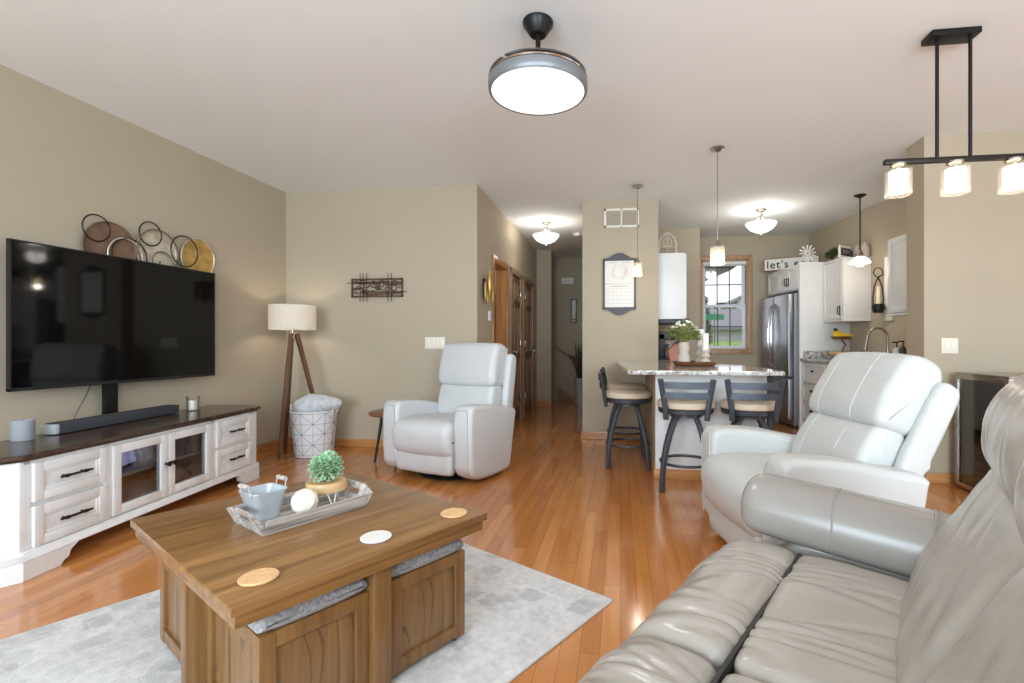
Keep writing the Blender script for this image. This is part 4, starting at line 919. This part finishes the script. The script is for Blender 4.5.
for x0_, x1_, z in ((-.33, .1, .05), (-.05, .34, -.045)): obj('rod', cyl(new(), (x0_, -.044, z), (x1_, -.044, z), .0035, n=6), M['bronze'], t)
obj('wall_mount', bx2(new(), (-.02, -.02, -.02), (.02, 0, .02)), M['rust'], t)

def switch(lab, x, y, z, wd, n, rot=0):
    t = thing('switch_plate', lab, 'light switch', (x, y, z), rot); obj('plate', bx2(new(), (-wd/2, -.006, -.06), (wd/2, 0, .06), .003), M['plate'], t)
    for k in range(n): xx = (k-(n-1)/2)*.046; obj('rocker', bx2(new(), (xx-.016, -.011, -.033), (xx+.016, -.005, .033), .003), M['plate'], t)
switch('wide ivory four-switch plate on the back wall above the recliner', -1.912, 4.9, 1.107, .215, 4)
switch('ivory two-switch plate on the dining wall', 2.568, 4.22, 1.085, .12, 2)
switch('ivory switch plate on the hall end wall', -.55, 9.4, 1.06, .1, 2)

# floor lamp, basket, throw, side table
t = thing('floor_lamp', 'tripod floor lamp with drum linen shade in the corner', 'floor lamp', (-3.27, 4.55, 0))
b = new(); lathe(b, [(.212, 1.24), (.215, 1.24), (.215, 1.485), (.212, 1.485), (.212, 1.24)], 56); obj('lamp_shade', b, M['linen'], t)
b = new(); cyl(b, (0, 0, 1.16), (0, 0, 1.36), .012, n=10); lathe(b, [(0, 1.15), (.035, 1.15), (.035, 1.19), (.02, 1.215), (0, 1.215)], 16)
for k in range(3): a = 2*PI*k/3; tube(b, [(0, 0, 1.27), (.212*math.cos(a), .212*math.sin(a), 1.27)], .003, 5)
obj('hub', b, M['nickel'], t); obj('light_bulb', ball(new(), (0, 0, 1.4), .035, (1, 1, 1.25), 2), M['bulb'], t)
for (fx, fy) in ((.04, -.25), (.33, .08), (-.17, .12)):
    b = new(); a0 = Vector((fx*.12, fy*.12, 1.2)); a1 = Vector((fx, fy, 0)); d = a1-a0; cyl(b, a0, a1, .026, .018, 4); obj('leg', b, M['legwood'], t)
point('floor_lamp_light', (-3.27, 4.55, 1.36), 7, .03, (1, .9, .78))
t = thing('laundry_basket', 'white canvas laundry basket printed with black geometric lines', 'basket', (-3.0, 4.50, 0))
b = new(); RB = lambda z: .175+.04*(z/.44)
lathe(b, [(0, .004), (.17, .004), (RB(.02), .02), (RB(.2), .2), (RB(.43), .43), (RB(.44)+.006, .445), (RB(.44)-.006, .45), (RB(.4)-.008, .4), (.16, .02), (0, .015)], 40); obj('canvas_body', b, M['bagw'], t)
b = new(); NB = 12
def bp(a, z, e=.0012): r = RB(z)+e; return (r*math.cos(a), r*math.sin(a), z)
def ln(a0, z0, a1, z1):
    tube(b, [bp(a0+(a1-a0)*k/6, z0+(z1-z0)*k/6) for k in range(7)], .0013, 4)
zs = [.03, .13, .23, .33, .43]
for k in range(NB):
    a = 2*PI*k/NB; ln(a, .03, a, .43)
    for i in range(4):
        a2 = 2*PI*(k+1)/NB; ln(a, zs[i], a2, zs[i+1]) if (k+i) % 2 else ln(a2, zs[i], a, zs[i+1])
for z in zs[:]:
    tube(b, [bp(2*PI*k/48, z) for k in range(48)], .0013, 4, True)
obj('printed_lines', b, M['ink'], t)
for s in (-1, 1): obj('handle_loop', tube(new(), [(s*.212, -.04, .42), (s*.228, -.035, .49), (s*.228, .035, .49), (s*.212, .04, .42)], .008, 6), M['bagw'], t)
b = new(); lumps = lambda c: 1+.13*noise.noise(c*2.2)+.05*noise.noise(c*7)
ball(b, (0, 0, .085), .185, (.98, .98, .62), 4, lumps); ball(b, (.17, -.05, .12), .085, (1.2, .9, .8), 3, lumps); ball(b, (.24, -.03, .115), .06, (1, 1, .9), 3, lumps)
tag(obj('fluffy_throw', b, M['fluffy'], None, (-3.0, 4.50, .40)), 'fluffy pale grey throw piled in the laundry basket', 'throw blanket')
t = thing('side_table', 'small round wooden side table with black legs beside the recliner', 'side table', (-2.14, 4.40, 0))
obj('tabletop', lathe(new(), [(0, .43), (.2, .43), (.21, .438), (.21, .455), (.2, .462), (0, .462)], 36), M['rustic'], t)
for k in range(3): a = 2*PI*k/3+3.9; obj('leg', cyl(new(), (.09*math.cos(a), .09*math.sin(a), .431), (.16*math.cos(a), .16*math.sin(a), 0), .016, .009, 10), M['black'], t)

# ------------------------------------------------------------------ recliners
def recliner(label, loc, rot, m, sm, seams, lean=0., dp=.1, bw=.318):
    t = thing('recliner', label, 'recliner', loc, rot)
    wr = lambda x, y, z: .004*noise.noise(Vector((x*5, y*9, z*9)))+.002*noise.noise(Vector((x*18, y*22, z*22)))
    obj('swivel_base', lathe(new(), [(0, 0), (.31, 0), (.32, .006), (.31, .016), (.1, .02), (.1, .1), (0, .1)], 40, (.03, .36, 0)), M['blackp'], t)
    ap = [(.0, .022), (-.012, .3), (-.012, .56), (.015, .615), (.1, .615), (.3, .6), (.5, .56), (.66, .53), (.645, .48), (.59, .2), (.56, .045), (.5, .022)]
    for s in (-1, 1):
        xa, xb = (.29, .47) if s > 0 else (-.47, -.29)
        a_ = obj('arm', pad(new(), ap, xa, xb, .035, 10, 72, .004, 2, wr), m, t)
        b = new(); tube(b, [(s*.32, -.004, .10), (s*.318, -.012, .3), (s*.318, -.014, .555), (s*.335, -.004, .585), (s*.425, -.004, .585), (s*.442, -.014, .555), (s*.442, -.012, .3), (s*.44, -.004, .10)], .0025, 5); obj('piping', b, sm, a_)
    sp = [(.44+dp, .26), (.46+dp, .46), (.3, .475), (.1, .485), (-.03, .48), (-.085, .42), (-.085, .33), (-.06, .24), (0.0, .2), (.1, .22)]
    st = obj('seat', pad(new(), sp, -.297, .297, .05, 22, 72, .012, 2, wr), m, t)
    obj('footrest_panel', pad(new(), [(.05, .06), (-.02, .06), (-.035, .1), (-.035, .2), (-.02, .27), (.06, .28)], -.288, .288, .03, 14, 40, .006, 2, wr), m, t)
    def tl(p): # lean the back
        out = []
        for y, z in p:
            dy, dz = y-.42, z-.42; out.append((.42+dp+dy*math.cos(lean)+dz*math.sin(lean), .42-dy*math.sin(lean)+dz*math.cos(lean)))
        return out
    lp = tl([(.36, .40), (.335, .50), (.35, .62), (.38, .72), (.43, .745), (.56, .74), (.55, .44), (.46, .39)])
    hp = tl([(.395, .725), (.362, .74), (.352, .82), (.375, .95), (.405, 1.06), (.44, 1.10), (.53, 1.105), (.6, 1.08), (.62, 1.0), (.61, .74), (.5, .715)])
    lb = obj('lumbar_cushion', pad(new(), lp, -bw+.013, bw-.013, .04, 20, 64, .01, 2, wr), m, t)
    hd = obj('headrest', pad(new(), hp, -bw, bw, .05, 22, 72, .012, 2, wr), m, t)
    for s in (-1, 1):
        xa, xb = (bw-.018, bw+.055) if s > 0 else (-bw-.055, -bw+.018)
        obj('back_wing', pad(new(), tl([(.50, .46), (.49, .6), (.52, .8), (.55, .99), (.58, 1.02), (.66, 1.0), (.66, .9), (.62, .6), (.6, .46)]), xa, xb, .03, 8, 56, .0, 2), m, t)
    obj('back_shell', pad(new(), tl([(.5, .3), (.54, .6), (.58, .98), (.64, .96), (.66, .6), (.6, .3)]), -.3, .3, .03, 8, 40, 0, 1), m, t)
    if seams:
        for xs in (-.17, .10):
            for par, pr in ((lb, lp), (hd, hp)):
                P = resample(chaikin(pr, 2), 64 if par is lb else 72); cy = sum(p[0] for p in P)/len(P); cz = sum(p[1] for p in P)/len(P)
                # front half of the profile, offset to sit on the puffed surface
                k0 = min(range(len(P)), key=lambda i: P[i][1]); k1 = max(range(len(P)), key=lambda i: P[i][1]); n = len(P)
                A = [(k0+i) % n for i in range((k1-k0) % n+1)]; B_ = [(k0-i) % n for i in range((k0-k1) % n+1)]
                Q = A if sum(P[i][0] for i in A)/len(A) < sum(P[i][0] for i in B_)/len(B_) else B_
                pts = []
                for i in Q[2:-1]:
                    dy = P[(i+1) % n][0]-P[i-1][0]; dz = P[(i+1) % n][1]-P[i-1][1]; l = math.hypot(dy, dz); ny, nz = dz/l, -dy/l
                    if ny*(P[i][0]-cy)+nz*(P[i][1]-cz) < 0: ny, nz = -ny, -nz
                    e = (.01 if par is lb else .012)*(1-(xs/.31)**2)+.0; pts.append((xs, P[i][0]+ny*e, P[i][1]+nz*e))
                obj('seam', tube(new(), pts, .0016, 5), sm, par)
    obj('recline_button', cyl(new(), (.287, .02, .33), (.287, -.022, .33), .012, n=12), M['blackp'], t)
    return t
recliner('pale grey leather recliner by the back wall, facing the coffee table', (-1.565, 3.785, 0), math.radians(-20), M['leatherg'], M['seamd'], False, .03, .14)
recliner('white leather recliner behind the grey sofa, facing the television', (.585, 2.60, 0), math.radians(-79), M['leatherw'], M['seam'], True, .34, .07, .295)

# ------------------------------------------------------------------ sofa
SR = math.radians(-120.7)
t = thing('reclining_sofa', 'taupe grey leather reclining sofa in the foreground', 'sofa', (0, 0, 0), SR)
def wr1(x, y, z):
    q = Vector((x*6, y*2.2+z*1.5, z*2)); f = noise.noise(Vector((x*17+3*noise.noise(q), y*3.5, z*3)))
    r = 1-abs(noise.noise(Vector((x*13+2.2*noise.noise(q+Vector((5, 1, 2))), y*2.6+x*2, z*2))))*2.4
    return .006*f+.005*noise.noise(q)-.009*max(0, r-.45)
def wr2(x, y, z):
    r = 1-abs(noise.noise(Vector((x*9+z*5, y*3, z*2.2+x*3))))*2.6
    return .005*noise.noise(Vector((x*14, y*5, z*4)))+.005*noise.noise(Vector((x*4, y*7, z*7)))-.008*max(0, r-.5)
segs = [(-1.68, -1.005), (-1.0, -.33), (-.325, .345)]
for xa, xb in segs:
    obj('seat_cushion', pad(new(), [(.1, .25), (.1, .44), (-.06, .452), (-.2, .462), (-.305, .46), (-.336, .452), (-.342, .43), (-.34, .25)], xa, xb, .035, 84, 100, .008, 2, wr1), M['sofa'], t)
    obj('legrest_flap', pad(new(), [(-.348, .25), (-.348, .43), (-.358, .455), (-.39, .468), (-.48, .47), (-.56, .445), (-.61, .37), (-.615, .2), (-.59, .08), (-.5, .08)], xa, xb, .035, 84, 100, .008, 2, wr1), M['sofa'], t)
    lb = obj('back_cushion', pad(new(), [(-.07, .44), (-.055, .52), (.01, .64), (.075, .76), (.115, .82), (.2, .84), (.28, .6), (.24, .42), (.0, .4)], xa+.005, xb-.005, .05, 60, 90, .01, 2, wr2), M['sofa'], t)
    obj('headrest', pad(new(), [(.135, .805), (.085, .84), (.08, .92), (.11, .995), (.17, 1.045), (.26, 1.055), (.34, 1.0), (.36, .86), (.22, .79)], xa+.0, xb-.0, .09, 60, 90, .008, 2, wr2), M['sofa'], t)
obj('seat_zip', bx2(new(), (-1.67, -.35, .3), (.34, -.341, .452)), M['zip'], t)
obj('back_shell', pad(new(), [(.24, .05), (.28, .5), (.35, .95), (.42, .93), (.40, .5), (.36, .05)], -1.68, .34, .03, 12, 40, 0, 1), M['sofaarm'], t)
obj('frame', bx2(new(), (-1.66, -.5, .05), (.33, .32, .27), .01), M['blackp'], t)
for xa, xb in ((-1.94, -1.69), (.355, .6)):
    obj('arm_side', pad(new(), [(-.52, .03), (-.53, .49), (.2, .45), (.32, .42), (.32, .03)], xa+.03, xb-.02, .03, 6, 56, 0, 1), M['sofaarm'], t)
    xm = (xa+xb)/2; b = new(); mx = Matrix(((0, -1, 0, xm), (1, 0, 0, 0), (-.07, 0, 1, -.07*.5), (0, 0, 0, 1)))
    pad(b, [(-.12, .47), (-.14, .53), (-.125, .60), (-.06, .645), (.04, .645), (.115, .6), (.135, .53), (.12, .465), (.0, .455)], -.545, .08, .06, 22, 60, .003, 2, None, mx)
    ar = obj('arm_roll', b, M['sofaarm'], t)
    for ys in (-.26, -.012, .0):
        P = resample(chaikin([(-.12, .47), (-.14, .53), (-.125, .60), (-.06, .645), (.04, .645), (.115, .6), (.135, .53), (.12, .465), (.0, .455)], 2), 60)
        obj('seam', tube(new(), [(xm-u*1.018, ys, .55+(v-.55)*1.035-.07*(ys+.5)) for u, v in P], .003, 5, True), M['seamd'], ar)

# ------------------------------------------------------------------ wine cooler
t = thing('wine_cooler', 'stainless trimmed glass-door wine cooler beside the dining wall', 'wine cooler', (2.55, 3.86, 0))
b = new(); bx2(b, (.02, -.26, .03), (.56, .27, .85), .004); obj('case', bx2(new(), (.06, -.25, 0), (.5, .26, .88), .004), M['coolgrey'], t); b.free()
b = new()
for ya, yb, za, zb in ((-.26, -.225, .02, .87), (.235, .27, .02, .87), (-.225, .235, .02, .055), (-.225, .235, .835, .87)): bx2(b, (0, ya, za), (.045, yb, zb), .003)
d = obj('door_frame', b, M['nickel'], t); obj('pane', bx2(new(), (.012, -.225, .055), (.018, .235, .835)), M['glassd'], d)
for k in range(6): obj('rack', bx2(new(), (.03, -.22, .14+k*.115), (.059, .23, .146+k*.115)), M['nickel'], t)
obj('top_trim', bx2(new(), (0, -.262, .87), (.55, .272, .885), .003), M['nickel'], t)

# ------------------------------------------------------------------ wall pieces on the pillar and in the hall
t = thing('framed_calendar', 'charcoal scalloped frame with wreath calendar on the pillar', 'calendar', (-.007, 5.65, 1.78))
fw, fh = .187, .335
top = [(-fw, .29), (-fw*.7, .295), (-fw*.4, .33), (-.03, .352), (.03, .352), (fw*.4, .33), (fw*.7, .295), (fw, .29), (fw, .265), (-fw, .265)]
b = new(); prism(b, top, 'y', -.025, 0); prism(b, [(x, -z) for x, z in top], 'y', -.025, 0); bx2(b, (-fw, -.025, -.28), (-fw+.022, 0, .28), .002); bx2(b, (fw-.022, -.025, -.28), (fw, 0, .28), .002); obj('frame', b, M['frameg'], t)
obj('calendar_page', bx2(new(), (-fw+.02, -.012, -.268), (fw-.02, -.002, .268)), M['paper'], t)
b = new()
for k in range(5): z = -.05-k*.043; bx2(b, (-fw+.03, -.0135, z), (fw-.03, -.0115, z+.0025))
for k in range(8): x = -fw+.03+(2*fw-.06)*k/7; bx2(b, (x-.001, -.0135, -.225), (x+.001, -.0115, -.05))
bx2(b, (-.1, -.0135, -.03), (.1, -.0115, -.02)); bx2(b, (-fw+.02, -.0136, -.002), (fw-.02, -.0115, .004)); bx2(b, (-.12, -.0135, .24), (-.03, -.0115, .247)); bx2(b, (.03, -.0135, .24), (.12, -.0115, .247)); obj('grid_lines', b, M['ruled'], t)
b = new()
for k in range(150):
    a = random.uniform(0, 2*PI); r = .075+random.gauss(0, .01); leafq(b, (r*math.cos(a), -.0125, .135+r*math.sin(a)), (-math.sin(a)+random.uniform(-.7, .7), -.01, math.cos(a)+random.uniform(-.7, .7)), .02, .003, 0)
obj('wreath_print', b, M['wreathm'], t, flat=True)
t = thing('air_vent', 'white double return-air vent high on the pillar', 'vent', (.016, 5.65, 2.536))
b = new(); vw, vh = .198, .108
for xa, xb, za, zb in ((-vw, vw, -vh, -vh+.024), (-vw, vw, vh-.024, vh), (-vw, -vw+.026, -vh, vh), (vw-.026, vw, -vh, vh), (-.008, .008, -vh, vh)): bx2(b, (xa, -.012, za), (xb, 0, zb), .002)
obj('frame', b, M['plate'], t); b = new()
for k in range(11): z = -vh+.03+k*.0145; bx(b, (0, -.005, z), (2*vw-.05, .010, .003), 0, Matrix.Rotation(.6, 3, 'X'))
obj('louvres', b, M['stone'], t)
t = thing('wall_ornament', 'gold metal leaf wall ornament beside the hall doorway', 'wall ornament', (-1.46, 5.13, 1.70))
for k, (y, z, h) in enumerate(((-.09, -.04, .10), (-.03, .05, .14), (.04, .0, .15), (.1, -.05, .10), (.0, -.09, .09))):
    b = new(); ball(b, (.05+.03*(k % 2), y, z), h, (.16, .22, 1), 3); obj('gold_leaf', b, M['gold'], t)
obj('back_plate', bx2(new(), (0, -.03, -.1), (.022, .03, .1), .003), M['bronze'], t)
t = thing('thermostat', 'small white thermostat on the hall wall below the gold ornament', 'thermostat', (-1.46, 5.36, 1.41)); obj('cover', bx2(new(), (0, -.04, -.055), (.022, .04, .055), .006), M['vinyl'], t); obj('display', bx2(new(), (.0215, -.02, .0), (.0235, .02, .03)), M['siding'], t)
t = thing('door_chime', 'white door chime box high on the hall end wall', 'chime', (-1.0, 9.4, 2.3)); obj('cover', bx2(new(), (-.12, -.05, -.06), (.12, 0, .06), .012), M['plate'], t); obj('sound_slot', bx2(new(), (-.06, -.052, -.01), (.06, -.049, .01)), M['siding'], t)
t = thing('mirror_sconce', 'narrow dark framed mirror candle sconce on the hall end wall', 'sconce', (-.88, 9.4, 1.5)); b = new()
for xa, xb, za, zb in ((-.06, -.04, 0, .45), (.04, .06, 0, .45), (-.04, .04, 0, .02), (-.04, .04, .43, .45)): bx2(b, (xa, -.02, za), (xb, 0, zb), .002)
obj('frame', b, M['bronze'], t); obj('mirror', bx2(new(), (-.04, -.008, .02), (.04, 0, .43)), M['pewter'], t); obj('candle', cyl(new(), (0, -.05, .06), (0, -.05, .19), .026, n=14), M['wax'], t); obj('candle_shelf', bx2(new(), (-.045, -.085, .045), (.045, -.002, .06), .003), M['bronze'], t)
t = thing('handrail', 'dark wood stair handrail on the hall end wall', 'handrail', (-1.2, 9.4, 0)); b = new(); tube(b, [(0, -.06, 1.02), (.28, -.06, .82), (.30, -.06, .80)], .022, 10); obj('rail', b, M['doorwood'], t)
obj('bracket', tube(new(), [(.15, 0, .86), (.15, -.05, .86), (.15, -.06, .9)], .008, 6), M['nickel'], t)
b = new(); prism(b, [(-1.2, 0), (-.86, 0), (-.92, .07), (-1.2, .27)], 'y', 9.36, 9.395); o = obj('trim_1', b, M['doorwood']); o['kind'] = 'structure'
t = thing('twig_vase', 'tall galvanised floor vase of dried twigs at the hall end', 'vase', (-.72, 8.9, 0)); obj('vase_body', lathe(new(), [(0, 0), (.075, 0), (.08, .02), (.11, .46), (.115, .47), (.105, .47), (.07, .03), (0, .03)], 28), M['galv'], t)
b = new()
for k in range(46):
    a = random.uniform(0, 2*PI); r = random.uniform(.03, .24); h = random.uniform(.75, 1.12); tube(b, [(.03*math.cos(a), .03*math.sin(a), .2), (.35*r*math.cos(a), .35*r*math.sin(a), .6), (r*math.cos(a), r*math.sin(a), h)], .004, 4)
    for j in range(6): u = random.uniform(.6, 1); ball(b, (r*u*math.cos(a), r*u*math.sin(a), .5+(h-.5)*u), .011, (1, 1, 1.6), 1)
obj('dried_twigs', b, M['twig'], t)
t = thing('smoke_detector', 'white round smoke detector on the hall ceiling', 'smoke detector', (-.62, 7.3, H)); obj('cover', lathe(new(), [(0, -.035), (.05, -.033), (.065, -.02), (.07, 0), (0, 0)], 28), M['vinyl'], t); obj('test_button', lathe(new(), [(0, -.04), (.012, -.039), (.012, -.034), (0, -.034)], 16), M['siding'], t)
# iron arch decoration on the cabinet behind the pillar
t = thing('arched_ornament', 'weathered cream arched window ornament on the cabinet behind the pillar', 'ornament', (.56, 5.95, 2.152)); b = new()
tube(b, [(-.1, 0, 0), (-.1, 0, .14), (-.075, 0, .21), (0, 0, .27), (.075, 0, .21), (.1, 0, .14), (.1, 0, 0)], .013, 8); tube(b, [(-.1, 0, .012), (.1, 0, .012)], .012, 8); obj('arch_frame', b, M['stone'], t)
b = new(); tube(b, [(0, 0, 0), (0, 0, .25)], .006, 6); tube(b, arc((0, 0, .15), .05, 0, 2*PI, 20)[:-1], .006, 6, True); tube(b, [(-.09, 0, .1), (.09, 0, .1)], .006, 6); obj('scrollwork', b, M['stone'], t)

# ------------------------------------------------------------------ ceiling fixtures
t = thing('ceiling_fan_light', 'dark round retractable ceiling fan with lit disc over the living area', 'ceiling fan', (-.413, 2.457, 0))
obj('canopy', lathe(new(), [(0, H), (.074, H), (.078, 2.735), (.076, 2.72), (.046, 2.675), (.04, 2.668), (0, 2.668)], 32), M['black'], t); obj('downrod', cyl(new(), (0, 0, 2.45), (0, 0, 2.67), .013, n=14), M['black'], t)
obj('motor_housing', lathe(new(), [(0, 2.485), (.05, 2.48), (.06, 2.465), (.19, 2.458), (.21, 2.45), (.21, 2.42), (0, 2.42)], 56), M['frameg'], t)
for k in range(3):
    a0 = 2*PI*k/3; b = new(); n = 18; A = []
    for j in range(n+1):
        a = a0+2.0*j/n; w_ = .13*math.sin(PI*(.06+.9*j/n))**.6
        A.append([(r*math.cos(a), r*math.sin(a), z) for r, z in ((.248-w_, 2.464+.003*k), (.247, 2.454+.003*k), (.247, 2.446+.003*k), (.248-w_, 2.458+.003*k))])
    V = [[b.verts.new(p_) for p_ in q_] for q_ in A]
    for q0, q1 in zip(V, V[1:]):
        for i in range(4): b.faces.new((q0[i], q0[(i+1) % 4], q1[(i+1) % 4], q1[i]))
    b.faces.new(V[0][::-1]); b.faces.new(V[-1]); obj('folded_blade', b, M['blade'], t)
obj('lamp_ring', lathe(new(), [(.2, 2.43), (.245, 2.432), (.251, 2.426), (.252, 2.40), (.25, 2.382), (.243, 2.374), (.235, 2.378), (.235, 2.43)], 56), M['darksteel'], t)
obj('upper_trim', lathe(new(), [(.22, 2.433), (.246, 2.434), (.25, 2.44), (.243, 2.444), (.22, 2.442)], 56), M['nickel'], t)
obj('light_diffuser', lathe(new(), [(0, 2.370), (.15, 2.371), (.235, 2.378), (.235, 2.395), (0, 2.395)], 56), M['led'], t)
area('ceiling_fan_lamp', (-.413, 2.457, 2.365), (0, 0, 0), .4, .4, 9, (.95, .97, 1))

def pendant(label, x, y, zt, zb, r, kind):
    t = thing('pendant_light', label, 'pendant light', (x, y, 0), 0, None); mt = M['nickel'] if kind != 'bowl' else M['bronze']
    obj('canopy', lathe(new(), [(0, H), (.06, H), (.06, H-.008), (.02, H-.03), (0, H-.03)], 24), mt, t)
    if kind == 'jar':
        obj('rod', cyl(new(), (0, 0, zt+.03), (0, 0, H-.02), .004, n=8), mt, t); obj('socket', lathe(new(), [(0, zt+.05), (.012, zt+.045), (.024, zt+.02), (.026, zt-.01), (0, zt-.01)], 20), mt, t)
        obj('glass_shade', lathe(new(), [(.02, zt), (r, zt-.008), (r, zb), (r-.004, zb), (r-.004, zt-.012), (.02, zt-.004), (.02, zt)], 28), M['seeded'], t)
        obj('light_bulb', ball(new(), (0, 0, (zt+zb)/2), .026, (1, 1, 1.5), 2), M['bulb'], t); point('pendant_bulb', (x, y, (zt+zb)/2-.07), 3, .03)
    else:
        obj('rod', cyl(new(), (0, 0, zt+.05), (0, 0, H-.02), .008, n=8), mt, t); obj('socket', lathe(new(), [(0, zt+.08), (.018, zt+.075), (.03, zt+.04), (.035, zt), (0, zt)], 20), M['nickel'], t)
        obj('bowl_shade', lathe(new(), [(.03, zt+.005), (r*.55, zt-.012), (r*.9, zt-.05), (r, zb+.035), (r-.012, zb+.03), (r*.45, zb+.025), (r*.35, zb), (0, zb)], 36), M['frost'], t); point('pendant_bulb', (x, y, zb-.06), 5, .05)
    return t
pendant('slim glass jar pendant in front of the pillar calendar', .18, 5.16, 1.945, 1.80, .045, 'jar')
pendant('larger glass jar pendant hanging over the peninsula', .81, 4.244, 1.92, 1.76, .058, 'jar')
pendant('white glass bowl pendant on a dark rod by the sink', 2.628, 5.80, 2.06, 1.955, .108, 'bowl')
def bowl(label, x, y):
    t = thing('semi_flush_light', label, 'ceiling light', (x, y, 0), 0, None)
    obj('canopy', lathe(new(), [(0, H), (.065, H), (.065, H-.012), (.05, H-.03), (0, H-.03)], 28), M['nickel'], t)
    b = new(); cyl(b, (0, 0, 2.44), (0, 0, H-.02), .008, n=10)
    for k in range(3): a = 2*PI*k/3+.5; tube(b, [(.02*math.cos(a), .02*math.sin(a), H-.03), (.03*math.cos(a), .03*math.sin(a), 2.63), (.17*math.cos(a), .17*math.sin(a), 2.56)], .005, 6)
    obj('stem', b, M['nickel'], t)
    obj('glass_bowl', lathe(new(), [(.18, 2.565), (.172, 2.54), (.13, 2.49), (.07, 2.46), (0, 2.452), (0, 2.458), (.068, 2.467), (.125, 2.497), (.166, 2.545), (.176, 2.565), (.18, 2.565)], 44), M['frost'], t)
    obj('finial', lathe(new(), [(0, 2.425), (.012, 2.432), (.018, 2.447), (0, 2.453)], 16), M['nickel'], t)
    point(t.name+'_bulb', (x, y, 2.6), 10, .05, (1, .96, .9)); point(t.name+'_glow', (x, y, 2.40), 5, .1, (1, .96, .9))
bowl('frosted bowl semi-flush light on the hall ceiling', -.99, 6.54); bowl('frosted bowl semi-flush light on the kitchen ceiling', 1.704, 6.245)
# linear chandelier over the dining spot
t = thing('linear_chandelier', 'black bar chandelier with lit square glass shades, top right', 'chandelier', (1.73, 2.835, 0))
obj('canopy', bx2(new(), (-.115, -.052, 2.71), (.118, .052, 2.74), .003), M['black'], t)
for x in (-.065, .095): obj('rod', cyl(new(), (x, 0, 2.085), (x, 0, 2.715), .009, n=8), M['black'], t)
obj('crossbar', bx2(new(), (-.325, -.016, 2.062), (.62, .016, 2.088), .003), M['bronze'], t)
for k in range(3):
    x = -.255+.278*k; b = new(); lathe(b, [(0, 2.063), (.04, 2.063), (.04, 2.053), (.022, 2.045), (.022, 2.02), (0, 2.02)], 20, (x, 0, 0)); s = obj('lamp_holder', b, M['nickel'], t)
    def sq(r0, za, zb, m_, nm, kk=.02):
        b = new(); rr = []
        for r, z in ((r0, zb), (r0, za), (r0-.005, za), (r0-.005, zb)):
            ring = []
            for sx, sy, a0 in ((1, 1, 0), (-1, 1, PI/2), (-1, -1, PI), (1, -1, 1.5*PI)):
                for j in range(5): a = a0+PI/2*j/4; ring.append(b.verts.new((x+sx*(r-kk)+kk*math.cos(a), sy*(r-kk)+kk*math.sin(a), z)))
            rr.append(ring)
        n = 20
        for i in range(4):
            a_, c_ = rr[i], rr[(i+1) % 4]
            for q in range(n): b.faces.new((a_[q], a_[(q+1) % n], c_[(q+1) % n], c_[q]))
        return obj(nm, b, M[m_], s)
    sq(.052, 1.893, 2.03, 'seeded', 'outer_glass'); sq(.041, 1.91, 2.025, 'frostwarm', 'inner_shade', .03)
    point('chandelier_bulb', (1.73+x, 2.835, 1.87), .9, .04)
